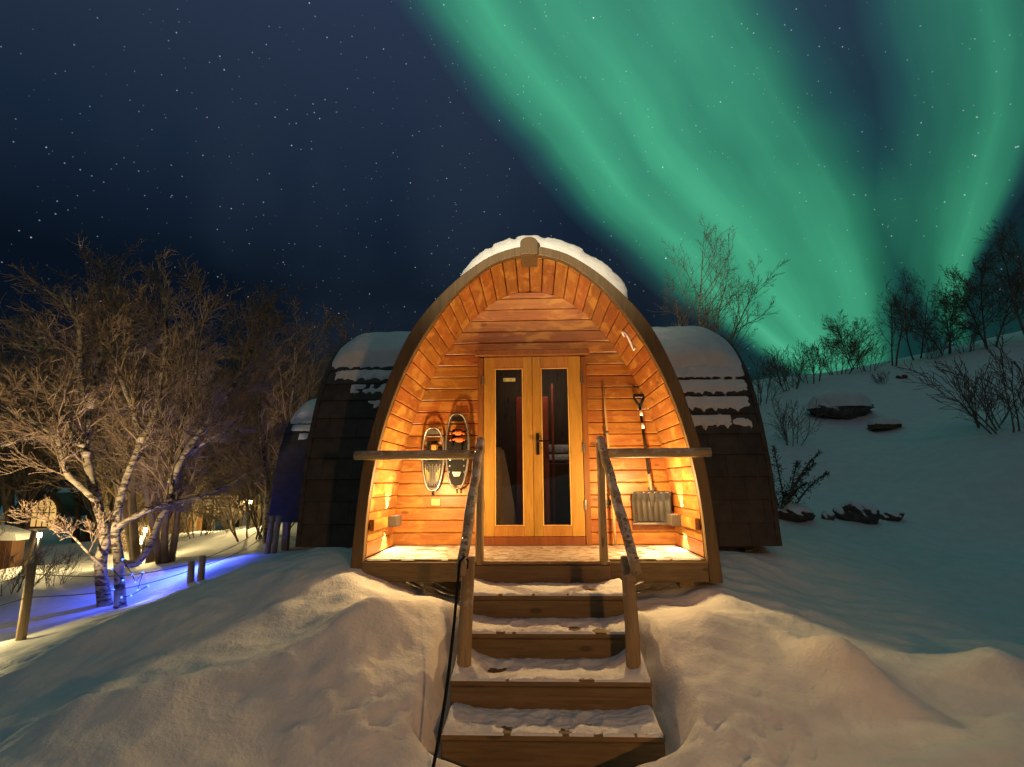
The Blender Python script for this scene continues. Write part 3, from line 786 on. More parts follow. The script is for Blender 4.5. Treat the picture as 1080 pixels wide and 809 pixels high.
# ------------------------------------------------------------------ stairs
STX = .105
STEPS = [(4.465, -.195), (4.145, -.39), (3.79, -.585), (3.495, -.78)]
def build_stairs():
    st = thing('wooden_stairs', 'snowy wooden stairs with log handrails leading up to the cabin porch', 'stairs', (STX, 4.2, -1))
    for i, (yf, z) in enumerate(STEPS):
        yb = 4.85 if i == 0 else STEPS[i-1][0]
        w = 1.30+.01*(i == 3)
        mb = MB()
        mb.box((STX, (yf+yb)/2+.02, z-.022), (w, yb-yf+.04, .042), .006)
        mb.build('tread', M_STEP, st)
        mb = MB(); mb.box((STX, yf+.018, z-.120), (w-.008, .034, .150), .006)
        for sx in (-1, 1): mb.box((STX+sx*(w/2-.024), (yf+yb)/2+.03, z-.121), (.036, yb-yf-.02, .148), .005)
        mb.build('riser', M_STEP, st)
    for sx in (-1, 1):
        mb = MB(); x = STX+sx*.60
        mb.tube([(x, 4.8, -.24), (x, 3.6, -1.05)], .045, 8); mb.build('stringer', M_POST, st, True)
    for xt, xb_, yb_ in ((-.462, -.445, 3.93), (.615, .675, 3.93)):
        x0 = -.462 if xt < 0 else .665
        mb = MB(); mb.tube([(x0-.012*(xt < 0), 3.93, -.62), (x0, 3.93, -.3), (x0+(.02 if xt < 0 else -.015), 3.93, .16)], [.050, .047, .044], 14); mb.build('lower_post', M_POST, st, True)
        a = Vector((xt, 4.92, 1.035)); b = Vector((-.468 if xt < 0 else .680, 3.72, .085)); k = 14
        mb = MB(); rr = random.Random(5)
        mb.tube([a.lerp(b, i/k)+Vector((rr.uniform(-.004, .004), 0, rr.uniform(-.004, .004))) for i in range(k+1)], [.037+rr.uniform(-.003, .004) for i in range(k+1)], 14)
        hr = mb.build('handrail', M_RAIL, st, True)
        # knobbly ice along the top of the rail
        mb = MB(); q = .04
        while q < .97:
            c = a.lerp(b, q)+Vector((rr.uniform(-.014, .014), 0, .033)); mb.sphere(c, rr.uniform(.012, .024), 7, 5, (1, rr.uniform(1, 2.2), .7)); q += rr.uniform(.014, .05)
        mb.build('rail_ice', M_ICE, hr, True)['kind'] = 'stuff'
def ice_mat():
    m, T, b = mat('frozen_rail_crust'); setp(b, rough=.3)
    o = T.node('ShaderNodeTexCoord').outputs['Object']; n = T.noise(o, 35, 4, .6)
    T.l.new(T.mix(T.step(n, .4, .6), (.13, .095, .06, 1), (.55, .53, .50, 1)), b.inputs['Base Color']); bump(T, b, n, .4, .01); return m
M_ICE = ice_mat()
build_stairs()

def step_snow():
    rnd = np.random.RandomState(4)
    names = ['thin trodden snow on the uppermost tread just below the porch', 'frosty snow layer on the second tread below the porch',
             'snow piled at both posts on the third tread below the porch', 'trodden snow with boot prints on the lowest wide tread']
    for i, (yf, z) in enumerate(STEPS):
        yb = (4.834 if i == 0 else STEPS[i-1][0])-.003; w = 1.30
        prints = [(rnd.uniform(-.4, .4), rnd.uniform(.25, .6)) for _ in range(4 if i else 2)]
        def th(U, V, i=i, yf=yf, yb=yb, prints=prints):
            q = (V-yf)/(yb-yf)
            k = .013+.008*sst(q, .15, .9)+.010*fbm(U*5+i*9, V*6, 4, .6)+.005*fbm(U*24, V*24, 3)-.016*np.exp(-((q-.04)/.10)**2)*(pn(U*4+i*3, 1.0)+.45>0)*np.clip(.5+2*fbm(U*7+i, 3.0, 3), 0, 1)
            side = np.exp(-((np.abs(U-STX)-.66)/.16)**2)
            k = k+side*((.11 if i == 2 else .03)*sst(q, -.1, .9)+.01)
            for (px, pq) in prints:
                d = np.hypot((U-STX-px)/.075, (q-pq)/.28)
                k = k-.013*np.exp(-d**4)+.004*np.exp(-((d-1.2)/.2)**2)
            edge = np.minimum(q*(yb-yf), .65-np.abs(U-STX))
            k = np.where(k > .001, k, -.004)*np.sqrt(np.clip(edge/.03, 0, 1))
            return np.where(edge > .004, k, -.01)
        def sf(u, v, z=z): return (u, v, z), (0, 0, 1)
        mb = MB(); patch(mb, sf, np.linspace(STX-w/2, STX+w/2, 100), np.linspace(yf-.004, yb, 34), th)
        tag(mb.build('tread_snow', M_SNOW, None, True, loc=(STX, yf+.15, z)), names[i], 'snow', 'snow lying on the stair treads')
    # light dusting on the deck, drifted to the sides
    def th(U, V):
        k = .006*sst(np.abs(U-.05), .45, 1.2)+.012*fbm(U*5, V*7, 4)-.0065+.007*sst(np.abs(U), 1.15, 1.45)
        edge = np.minimum(np.minimum(V-4.985, 5.93-V), 1.47-np.abs(U))
        return np.where(edge > 0, k*np.clip(edge/.04, 0, 1), -.01)
    mb = MB(); patch(mb, lambda u, v: ((u, v, .001), (0, 0, 1)), np.arange(-1.49, 1.49, .02), np.arange(4.97, 5.95, .02), th)
    tag(mb.build('deck_snow', M_SNOW, None, True, loc=(0, 5.5, 0)), 'thin dusting of snow blown over the porch deck', 'snow', None, 'stuff')
step_snow()

# cable from the left handrail down to the foreground
def cable():
    pts = []; a = Vector((-.478, 3.72, .155)); b = Vector(at(452, 812, 3.12)); b.z = gz(b.x, b.y)+.01
    for i in range(17):
        t = i/16; p = a.lerp(b, t); p.z -= .10*sin(pi*t)*(.9); p.x += .02*sin(2.2*t); pts.append(p)
    pre = [Vector((-.44, 3.80, .10)), Vector((-.435, 3.79, .155)), Vector((-.455, 3.77, .178))]
    mb = MB(); mb.tube(pre+pts, .0095, 8)
    tag(mb.build('black_cable', M_BLACK, None, True, loc=(-.48, 3.72, .15)), 'black cable hanging from the left handrail end down to the snow', 'cable')
cable()

# ------------------------------------------------------------------ things on the porch
def snowshoe(cx, zt, zb, w, lab, kind):
    h = zt-zb; Y = 5.93
    t = thing('snowshoe', lab, 'snowshoe', (cx, Y, zb), 'snowshoes hung on the porch wall')
    def outline(sc, n=40):
        o = []
        for i in range(n):
            a = 2*pi*i/n; u = cos(a); v = sin(a)
            wd = w/2*sc*(1-.16*sst(np.array(-u), -.2, 1.0))
            v = copysign(abs(v)**.62, v)
            o.append((cx+v*wd, zb+h/2+u*h/2*(sc if sc < 1 else 1)))
        return o
    mb = MB(); o = outline(1); mb.tube([(x, Y-.02-.05*max(0, (z-zt+.18)/.18)**2, z) for x, z in o+o[:1]], .013, 8); mb.build('frame', M_STEEL if kind == 0 else M_GREYM, t, True)
    mb = MB(); inner = outline(.93); mb.prism([(x, z) for x, z in inner[8:33]], 1, Y-.024, Y-.018); mb.build('decking', M_SHOE0 if kind == 0 else M_BLACK, t)
    mb = MB()
    top = outline(.9)
    for q in ((2, 38), (4, 36), (6, 34)): mb.tube([(top[q[0]][0], Y-.02, top[q[0]][1]), (top[q[1]][0], Y-.02, top[q[1]][1])], .008, 6)
    mb.prism([(cx-w*.30, zt-h*.10), (cx+w*.30, zt-h*.10), (cx+w*.22, zt-h*.03), (cx-w*.22, zt-h*.03)], 1, Y-.03, Y-.02)
    mb.build('toe_web', M_BLACK if kind else M_GREYM, t)
    # binding: foot plate, heel cup, toe strap
    mb = MB(); zc = zb+h*.62
    mb.box((cx, Y-.045, zc), (w*.42, .022, h*.34), .01); mb.box((cx-w*.2, Y-.07, zc+.02), (.018, .06, h*.2), .006); mb.box((cx+w*.2, Y-.07, zc+.02), (.018, .06, h*.2), .006)
    mb.build('binding', M_BLACK, t)
    mb = MB()
    if kind == 0: mb.box((cx+w*.10, Y-.08, zc+h*.06), (w*.30, .05, h*.11), .02)
    else:
        for dz, dx in ((.105, .03), (.02, .05)):
            mb.box((cx+dx*.6, Y-.085, zc+dz*h*1.1), (w*.34, .055, h*.06), .016); mb.tube([(cx-w*.3, Y-.07, zc+dz*h), (cx, Y-.11, zc+dz*h+.01), (cx+w*.34, Y-.07, zc+dz*h)], .010, 6)
    mb.build('strap', M_RUST if kind == 0 else M_ORANGE, t)
    mb = MB(); zl = zb+h*.22
    if kind == 0:
        for s in (-1, 1):
            mb.prism([(cx+s*w*.36, zl+h*.14), (cx+s*w*.15, zl+h*.05), (cx+s*w*.12, zl-h*.07), (cx+s*w*.26, zl-h*.08)], 1, Y-.034, Y-.025)
        mb.build('side_panel', M_OLIVE, t)
        mb = MB()
        for i in range(9):
            a = i/8; mb.tube([(cx-w*.34+a*w*.68, Y-.03, zb+h*.42-.02*(i % 2)), (cx-w*.20+a*w*.4, Y-.036, zb+h*.08+.02*(i % 2))], .006, 5)
        mb.build('traction_rail', M_STEEL, t)
    else:
        mb.prism([(cx-w*.2, zl), (cx+w*.2, zl), (cx+w*.12, zl-h*.06), (cx-w*.12, zl-h*.06)], 1, Y-.05, Y-.028)
        for sx in (-1, 1):
            for k in range(5):
                m2 = MB(); m2.sphere((cx+sx*w*.34*(1-.05*k), Y-.03, zb+h*(.14+.08*k)), .012, 6, 4); m2.build('rivet', M_STEEL, t)
        mb.build('crampon', M_STEEL, t)
    mb = MB(); mb.tube([(cx, Y-.02, zb+.01), (cx+.004, Y-.02, zb-.05)], .010, 6); mb.build('tail_tab', M_BLACK, t)
    mb = MB(); mb.tube([(cx, 6.0, zt+.0), (cx, Y-.03, zt+.006)], .006, 6); mb.build('hanging_loop', M_BLACK, t)
M_GREYM = plain('grey_metal_tube', (.16, .155, .15), .4, .5, .2, 30)
M_SHOE0 = plain('grey_green_decking', (.024, .024, .022), .5, 0, .4, 22, 0, .15)
M_OLIVE = plain('yellow_plastic', (.50, .44, .08), .4, 0, .2, 20)
M_ORANGE = plain('orange_strap', (.72, .16, .04), .4, 0, .15, 30)
M_RUST = plain('rust_orange_strap', (.42, .19, .04), .5, 0, .25, 25)
snowshoe(-1.075, 1.25, .58, .235, 'grey snowshoe with olive yellow side panels, the shorter one hung on the porch wall', 0)
snowshoe(-.812, 1.40, .60, .250, 'black snowshoe with bright orange binding, the longer one beside the door', 1)

def shovel():
    t = thing('snow_shovel', 'wide ribbed grey snow shovel with dark grip hung on the porch wall', 'shovel', (1.25, 5.9, .23))
    zt, zb, xl, xr = .56, .235, 1.045, 1.452
    mb = MB(); nx, nz = 44, 12; vs = []; fs = []
    def P(i, j, back):
        u = i/(nx-1); v = j/(nz-1)
        x = xl+.012*v+(xr-xl-.0)*u; cup = (abs(u-.5)*2)**3*.045
        rib = .011*abs(sin(pi*u*7))**.5
        top = .05*sst(np.array(1-v), .72, 1.0)
        rd = .02*max(0, abs(u-.5)*2-.86)/.14*(v < .1)
        return (x-.012, 5.925-cup-rib-float(top)-(0 if not back else -.006), zt+(zb-zt)*v-rd)
    for back in (0, 1):
        for j in range(nz):
            for i in range(nx): vs.append(P(i, j, back))
    N = nx*nz
    for j in range(nz-1):
        for i in range(nx-1):
            a = j*nx+i; fs += [(a, a+1, a+1+nx, a+nx), (N+a, N+a+nx, N+a+1+nx, N+a+1)]
    ring = [i for i in range(nx)]+[j*nx+nx-1 for j in range(1, nz)]+[(nz-1)*nx+i for i in range(nx-2, -1, -1)]+[j*nx for j in range(nz-2, 0, -1)]
    for k in range(len(ring)): a, b = ring[k], ring[(k+1) % len(ring)]; fs.append((a, b, N+b, N+a))
    mb.add(vs, fs); mb.build('blade', M_BLADE, t, True)
    mb = MB(); mb.box((1.25, 5.905, .228), (.412, .022, .022), .004); mb.build('blade_edge', M_STEEL, t)
    mb = MB(); mb.prism([(1.215, .60), (1.275, .60), (1.27, .50), (1.255, .40), (1.235, .40), (1.22, .50)], 1, 5.875, 5.905); mb.build('socket', M_BLADE, t)
    mb = MB(); mb.tube([(1.245, 5.885, .57), (1.232, 5.895, .74)], .017, 10); mb.build('lower_shaft', M_POST, t, True)
    mb = MB(); mb.tube([(1.232, 5.895, .73), (1.20, 5.91, 1.15), (1.175, 5.925, 1.48)], .0155, 10); mb.build('upper_shaft', M_BLKMET, t, True)
    for zz in (.93, 1.22, 1.36):
        mb = MB(); mb.tube([(1.219-(zz-.93)*.075, 5.90+(zz-.93)*.04, zz), (1.217-(zz-.93)*.075, 5.901+(zz-.93)*.04, zz+.06)], .0175, 10)
        mb.build('shaft_label', M_WHITE, t, True)
    mb = MB(); c = (1.17, 5.93, 1.53)
    mb.tube([(1.175, 5.925, 1.46), (1.12, 5.928, 1.555), (1.115, 5.93, 1.585), (1.225, 5.93, 1.585), (1.222, 5.928, 1.555), (1.175, 5.925, 1.46)], .015, 8); mb.build('grip', M_BLACK, t, True)
M_BLADE = plain('grey_shovel_plastic', (.030, .028, .027), .40, 0, .2, 12)
shovel()
def pole():
    t = thing('wooden_pole', 'thin wooden pole propped upright on the porch wall right of the door', 'pole', (.85, 5.93, .0))
    mb = MB(); mb.tube([(.795, 5.965, 1.77), (.805, 5.945, 1.4), (.822, 5.93, 1.0), (.845, 5.90, .3), (.852, 5.885, .02)], [.008, .012, .014, .015, .015], 10); mb.build('shaft', M_POLE, t, True)
    mb = MB(); mb.tube([(.812, 5.94, 1.20), (.814, 5.938, 1.16)], .019, 10); mb.build('collar', M_GREYM, t, True)
M_POLE = wood('pale_pole_wood', (.42, .28, .14), (.52, .36, .20), 2, rough=.5, var=.1, knots=False)
pole()
for (x, z, lab) in ((.985, .945, 'small steel clasp fixed to the porch wall near the shovel shaft'), (.80, .44, 'small dark clasp on the wall low beside the door frame')):
    mb = MB(); mb.box((x, 5.985, z), (.075, .02, .05), .004); mb.box((x-.022, 5.965, z), (.02, .03, .06), .004); mb.box((x+.022, 5.965, z), (.02, .03, .06), .004)
    mb.build('wall_clasp', M_STEEL if z > .6 else M_BLKMET, CAB)

# ------------------------------------------------------------------ trees
def bark(name, lo, hi, dark):
    m, T, b = mat(name); setp(b, rough=.75)
    o = T.node('ShaderNodeTexCoord').outputs['Object']
    n = T.noise(T.vmath('MULTIPLY', o, (6, 6, 16)), 1.0, 5, .65, .6); n2 = T.noise(o, 5, 3, .5)
    c = T.mix(T.step(n2, .3, .7), (*lo, 1), (*hi, 1)); c = T.mix(T.step(n, .48, .58), c, (*dark, 1))
    T.l.new(c, b.inputs['Base Color']); bump(T, b, n, .5, .02); return m
M_BIRCH = bark('birch_bark', (.22, .18, .115), (.40, .33, .22), (.035, .025, .016))
M_TWIG = plain('brown_twigs', (.205, .140, .082), .7, 0, .35, 3)
M_DARKTWIG = plain('dark_twigs', (.16, .12, .08), .8, 0, .35, 3)
M_MIDTWIG = plain('grey_brown_twigs', (.17, .125, .085), .8, 0, .35, 3)

def rperp(d, rng):
    v = Vector((rng.gauss(0, 1), rng.gauss(0, 1), rng.gauss(0, 1))); v -= d*v.dot(d); return v.normalized()
def grow(wood_mb, twig_mb, p, d, L, r, lev, maxlev, rng, spec):
    """one branch and everything that grows on it"""
    nseg = (6, 6, 5, 4, 3)[min(lev, 4)]; pts = [p.copy()]; dirs = [d.copy()]; rad = [r]
    for i in range(nseg):
        d = (d+rperp(d, rng)*spec['wob']*(1+.3*lev)+Vector((0, 0, 1))*spec['up'][min(lev, len(spec['up'])-1)]).normalized()
        p = p+d*(L/nseg); pts.append(p.copy()); dirs.append(d.copy()); rad.append(max(spec['rmin'], r*(1-(i+1)/nseg*.78)))
    (wood_mb if lev < spec['wlev'] else twig_mb).tube(pts, rad, (9, 7, 5, 3, 3)[min(lev, 4)], False)
    if lev >= maxlev: return
    spread(wood_mb, twig_mb, pts, dirs, rad, L, lev, maxlev, rng, spec)
def spread(wood_mb, twig_mb, pts, dirs, rad, L, lev, maxlev, rng, spec, n=None, t0=None):
    n = n or spec['n'][min(lev, len(spec['n'])-1)]; m = len(pts)-1
    lo = spec['t0'][min(lev, len(spec['t0'])-1)] if t0 is None else t0
    for k in range(n):
        t = lo+(1-lo)*(k+rng.random())/n; i = min(int(t*m), m-1); f = t*m-i
        q = pts[i].lerp(pts[i+1], f); dd = dirs[i].lerp(dirs[min(i+1, m)], f).normalized(); rr = rad[i]*(1-f)+rad[i+1]*f
        ang = radians(rng.uniform(*spec['ang'])); nd = (dd*cos(ang)+rperp(dd, rng)*sin(ang)).normalized()
        if nd.z < -.25: nd.z *= -.3; nd.normalize()
        ln = L*rng.uniform(*spec['len'])*(1.15-.45*t)
        grow(wood_mb, twig_mb, q, nd, ln, max(spec['rmin'], min(rr*.58, ln*.0165)), lev+1, maxlev, rng, spec)

SP_MAIN = dict(wob=.13, up=(.05, .07, .06, .05, .03), rmin=.0045, wlev=2, n=(8, 9, 10, 7), t0=(.35, .2, .15, .1), ang=(20, 55), len=(.42, .72))
def main_birch():
    rng = random.Random(11)
    base = at(116, 640, 9.0); base[2] = gz(base[0], base[1])-.05
    t = thing('birch_tree', 'big many-stemmed birch with wide bare crown glowing in lamp light on the left', 'tree', tuple(base), 'leafless trees')
    w, c = MB(), MB()
    def limb(pix, r0, r1, y0=9.0, y1=9.0, n=9, L=None, t0=.3):
        m = len(pix); P = [Vector(at(px, py, y0+(y1-y0)*i/(m-1))) for i, (px, py) in enumerate(pix)]
        if pix[0][1] > 620: P[0].z = min(P[0].z, gz(P[0].x, P[0].y)-.08)
        # smooth
        out = []
        for i in range(m-1):
            a, b, cc, dd = P[max(i-1, 0)], P[i], P[i+1], P[min(i+2, m-1)]
            for s in (0, .25, .5, .75):
                out.append(.5*((2*b)+(cc-a)*s+(2*a-5*b+4*cc-dd)*s*s+(3*b-a-3*cc+dd)*s**3))
        out.append(P[-1]); k = len(out)
        rad = [r0+(r1-r0)*(i/(k-1))**.8+rng.uniform(-.006, .006)*min(1, r0/.06) for i in range(k)]
        if pix[0][1] > 620: rad[0] *= 1.3; rad[1] *= 1.1
        dirs = [(out[min(i+1, k-1)]-out[max(i-1, 0)]).normalized() for i in range(k)]
        w.tube(out, rad, 12, True)
        ln = sum((out[i+1]-out[i]).length for i in range(k-1))
        spread(w, c, out, dirs, rad, L or ln*.75, 1, 4, rng, SP_MAIN, n, t0)
    limb([(112, 640), (106, 596), (111, 562), (101, 528), (94, 496), (90, 470), (93, 436), (84, 398), (84, 350), (66, 310)], .100, .035, 9.0, 9.3, 13, 2.0, .42)
    limb([(101, 528), (84, 512), (70, 498), (60, 462), (36, 445), (8, 430)], .06, .03, 9.0, 8.5, 9, 1.7)
    limb([(92, 480), (74, 455), (60, 420), (48, 380), (20, 340)], .07, .025, 9.05, 9.8, 9, 1.7)
    limb([(90, 470), (60, 462), (30, 462), (0, 470), (-40, 468)], .05, .02, 9.0, 8.6, 8, 1.4)
    limb([(95, 430), (104, 385), (112, 340), (118, 300)], .055, .025, 9.1, 9.9, 8, 1.6)
    limb([(129, 630), (125, 588), (122, 566), (125, 534), (131, 512), (139, 490), (147, 466), (143, 440), (130, 405), (120, 375), (118, 325)], .082, .03, 8.9, 9.5, 13, 1.9, .45)
    limb([(125, 592), (144, 594), (158, 574), (168, 548), (180, 528), (182, 490), (192, 450), (206, 404), (210, 360), (222, 320)], .058, .025, 8.9, 9.6, 13, 1.9, .4)
    limb([(123, 556), (140, 546), (163, 535), (207, 524), (240, 512), (262, 498)], .05, .018, 8.9, 8.4, 9, .8)
    limb([(147, 466), (163, 440), (170, 400), (176, 350), (170, 300)], .06, .022, 9.2, 9.9, 9, 1.8)
    limb([(180, 510), (200, 470), (238, 420), (260, 380), (275, 345)], .06, .02, 9.3, 9.0, 11, 1.7)
    limb([(182, 490), (210, 470), (240, 452), (258, 432)], .045, .018, 9.4, 9.6, 8, .85)
    limb([(112, 600), (95, 585), (70, 560), (35, 545)], .028, .010, 8.9, 8.4, 5, .8)
    w.build('trunk', M_BIRCH, t, True, False); c.build('crown', M_TWIG, t, False, False)
    return t
main_birch()

def make_tree(name, seed, H, stems, spec, matw, matc, maxlev=3, lean=.18, r=None):
    rng = random.Random(seed); t = thing(name, None, None, (0, 0, 0)); w, c = MB(), MB()
    for s in range(stems):
        a = 2*pi*s/stems+rng.random(); ln = lean*rng.uniform(.4, 1.3)*(0 if stems == 1 else 1)
        d = Vector((cos(a)*ln, sin(a)*ln, 1)).normalized()
        grow(w, c, Vector((cos(a)*.12*(stems > 1), sin(a)*.12*(stems > 1), -.15)), d, H*rng.uniform(.75, 1.0), (r or H*.017), 0, maxlev, rng, spec)
    w.build('trunk', matw, t, True, False); c.build('crown', matc, t, False, False)
    return t
SP_A = dict(wob=.10, up=(.02, .06, .06, .03), rmin=.006, wlev=1, n=(17, 9, 7), t0=(.22, .15, .15), ang=(25, 60), len=(.30, .52))
SP_R = dict(wob=.10, up=(.04, .06, .05, .02), rmin=.0040, wlev=1, n=(14, 7, 6), t0=(.30, .2, .2), ang=(22, 55), len=(.28, .48))
SP_B = dict(wob=.12, up=(.02, .05, .03), rmin=.0038, wlev=1, n=(9, 6, 3), t0=(.25, .2, .2), ang=(18, 48), len=(.30, .52))

def place(proto, first, x, y, rz, sc, label, cat, group, sink=.0, tilt=(0, 0)):
    o = proto if first else copy_tree(proto)
    o.location = (x, y, gz(x, y)-sink); o.rotation_euler = (tilt[0], tilt[1], rz); o.scale = (sc, sc, sc)
    tag(o, label, cat, group); return o

# left background woods
pl = [make_tree('bare_tree', 21, 6.2, 3, SP_A, M_MIDTWIG, M_TWIG), make_tree('bare_tree', 22, 5.6, 4, SP_A, M_BIRCH, M_TWIG)]
LB = [(-19.5, 20.5, 1.3, 1.1, 'bare tree behind the hut roof at the left edge of the photo'), (-24.5, 25.5, 2.6, 1.3, 'bare tree left of the glowing arched window, beyond the hut'),
      (-8.4, 12.6, 1.0, .80, 'bare tree directly behind the big birch on the left, nearest of the back row'),
      (-6.9, 14.5, 2.2, 1.0, 'bare tree behind the forked stems of the big lit birch'),
      (-9.8, 13.8, .4, 1.05, 'bare tree at the left edge behind the dark wooden hut'),
      (-12.6, 16.5, 3.3, 1.15, 'bare tree at the far left edge between hut and round lit window'),
      (-7.0, 18.8, 4.4, 1.05, 'bare tree standing beside the lit wooden shelter'),
      (-10.0, 21, 5.0, 1.15, 'bare tree behind the round lit window'),
      (-18.5, 23.5, 1.7, 1.2, 'distant bare tree behind the hut on the far left'),
      (-8.8, 27.5, 2.9, 1.2, 'bare tree behind the lit wooden shelter'),
      (-9.6, 24, .9, .95, 'small bare tree behind the right hand limbs of the big birch'),
      (-15, 27, 4.0, 1.3, 'distant bare tree beyond the glowing arched window'),
      (-12, 33, .2, 1.35, 'distant bare tree beyond the lit shelter and path'),
      (-20, 33, 2.0, 1.5, 'farthest bare tree at the left edge of the wood')]
used = set()
for i, (x, y, rz, sc, lab) in enumerate(LB):
    k = i % 2; place(pl[k], k not in used, x, y, rz, sc, lab, 'tree', 'leafless trees'); used.add(k)

rw = random.Random(77)
for i in range(26):
    a = -1.02+.80*(i+rw.random())/26; d = rw.uniform(30, 52)
    if -.80 < a < -.70: d += 14
    place(pl[i % 2], False, d*sin(a), d*cos(a), rw.uniform(0, 6), rw.uniform(1.0, 1.7), 'bare tree in the dim far wood beyond the lit huts', 'tree', 'trees of the far wood')
# right: birch behind the cabin and the trees on the ridge
rb = make_tree('slender_birch', 31, 5.2, 4, SP_R, M_BIRCH, M_MIDTWIG, 3, .30, .045)
p = at(738, 420, 14.5); place(rb, True, p[0], p[1], .6, .80, 'slender bare birch rising behind the right wing of the cabin', 'tree', 'leafless trees'); rb.location.z = p[2]-.2
pr_ = [make_tree('ridge_tree', 41, 4.6, 2, SP_R, M_DARKTWIG, M_DARKTWIG, 3, .2, .045), make_tree('ridge_tree', 45, 4.2, 3, SP_A, M_DARKTWIG, M_DARKTWIG, 3, .22, .04)]
RT_ = [(942, 384, 22.0, .9, .80, 'leaning bare tree on the snowy ridge left of the ridge trio'),
       (968, 384, 22.6, 2.4, .78, 'bare tree in the middle of the ridge with narrow crown'),
       (1000, 378, 21.5, 4.1, .72, 'bare tree on the ridge beside the wide bushy one'),
       (1044, 368, 20.0, 1.2, .86, 'wide bushy bare tree on the ridge near the right edge'),
       (1090, 360, 18.5, 3.0, 1.05, 'tallest ridge tree cut by the right edge'),
       (902, 395, 23.0, 5.2, .62, 'short bare tree at the low left end of the ridge')]
used = set()
for i, (px, py, Y, rz, sc, lab) in enumerate(RT_):
    k = (0, 0, 1, 1, 0, 1)[i]; q = at(px, py, Y); place(pr_[k], k not in used, q[0], q[1], rz, sc, lab, 'tree', 'leafless trees', .1); used.add(k)

bp = [make_tree('bare_bush', 51, 1.5, 9, SP_B, M_DARKTWIG, M_DARKTWIG, 2, .55, .014), make_tree('bare_bush', 52, 1.5, 7, SP_B, M_DARKTWIG, M_DARKTWIG, 2, .40, .014)]
BU = [(1068, 466, 10.8, 0, 1.25, 'large bare bush on the snow slope at the right edge'),
      (1040, 462, 11.6, 2, .85, 'smaller bare bush just left of the large one at the right edge'),
      (770, 408, 16.5, 1, 1.0, 'dark thicket bush just right of the cabin wing top'),
      (800, 408, 18.0, 3, 1.15, 'bare bush on the ridge foot beside the cabin wing'),
      (832, 400, 19.0, 4, 1.25, 'bare bush on the ridge, second from the cabin wing'),
      (858, 398, 19.5, 5, 1.2, 'upright bare bush on the ridge left of the snow capped boulder'),
      (885, 394, 20.5, 2.5, 1.2, 'bare bush on the ridge straight above the snow capped boulder'),
      (915, 390, 21.0, .5, 1.0, 'low bare bush under the leaning ridge tree'),
      (985, 382, 21.5, 1.5, .9, 'low bare bush between two ridge trees'),
      (1020, 372, 20.5, 3.5, .9, 'low bare bush left of the wide bushy ridge tree'),
      (932, 414, 18.0, 4.5, .40, 'small twiggy shrub poking from the snow below the ridge'),
      (832, 440, 13.0, 2.2, .8, 'thin overhanging bush beside the right wing of the cabin'),
      (745, 400, 15.5, 5.0, 1.2, 'dense bush at the foot of the slender birch'),
      (60, 598, 10.8, 2.0, .6, 'low scrub bush behind the leaning fence post'),
      (14, 612, 10.4, 4.0, .7, 'low scrub bush at the left edge beside the wooden post'),
      (245, 566, 17.0, 1.0, .8, 'dark bush beside the lit path left of the third cabin')]
used = set()
for i, (px, py, Y, rz, sc, lab) in enumerate(BU):
    k = i % 2; q = at(px, py, Y); place(bp[k], k not in used, q[0], q[1], rz, sc, lab, 'bush', 'bare bushes', .08); used.add(k)

rw = random.Random(5)
for i in range(22):
    a = -.98+.62*(i+rw.random())/22; d = rw.uniform(17, 30)
    if -.81 < a < -.69: continue
    place(bp[i % 2], False, d*sin(a), d*cos(a), rw.uniform(0, 6), rw.uniform(1.2, 2.1), 'brown scrub bush in the thicket between the big birch and the far lit huts', 'bush', 'scrub bushes before the far huts')
# juniper sprays beside the right wing
def juniper():
    rng = random.Random(8); b = at(822, 528, 8.6)
    t = thing('juniper_bush', 'dark evergreen juniper bush beside the right wing of the cabin', 'bush', (b[0], b[1], gz(b[0], b[1])))
    w, c = MB(), MB()
    tips = [(865, 476, 8.4), (842, 486, 8.8), (873, 499, 8.3), (850, 510, 8.5), (815, 470, 8.8), (830, 520, 8.2), (806, 490, 8.9), (860, 488, 8.9)]
    for (px, py, Y) in tips:
        e = Vector(at(px, py, Y)); s = Vector((b[0]+rng.uniform(-.1, .1), b[1], gz(b[0], b[1])-.05)); pts = []
        for i in range(9):
            u = i/8; q = s.lerp(e, u); q.z += .18*sin(pi*u)*(.6); pts.append(q)
        w.tube(pts, [.014*(1-.8*i/8)+.003 for i in range(9)], 5)
        for i in range(190):
            u = .2+.8*rng.random()**.8; k = min(int(u*8), 7); q = pts[k].lerp(pts[k+1], u*8-k)
            q = q+Vector((rng.gauss(0, .05), rng.gauss(0, .05), rng.gauss(-.01, .035)))*(1.25-u)
            d = Vector((rng.gauss(.35, .6), rng.gauss(0, .6), rng.gauss(.2, .5))).normalized()*rng.uniform(.03, .065); sd = d.cross(Vector((rng.random(), rng.random(), 1))).normalized()*.007
            c.add([q-sd, q+sd, q+d+sd*.4, q+d-sd*.4], [(0, 1, 2, 3)])
    w.build('trunk', M_DARKTWIG, t); c.build('crown', plain('juniper_green', (.030, .050, .026), .6, 0, .3, 8), t, False, False)
juniper()

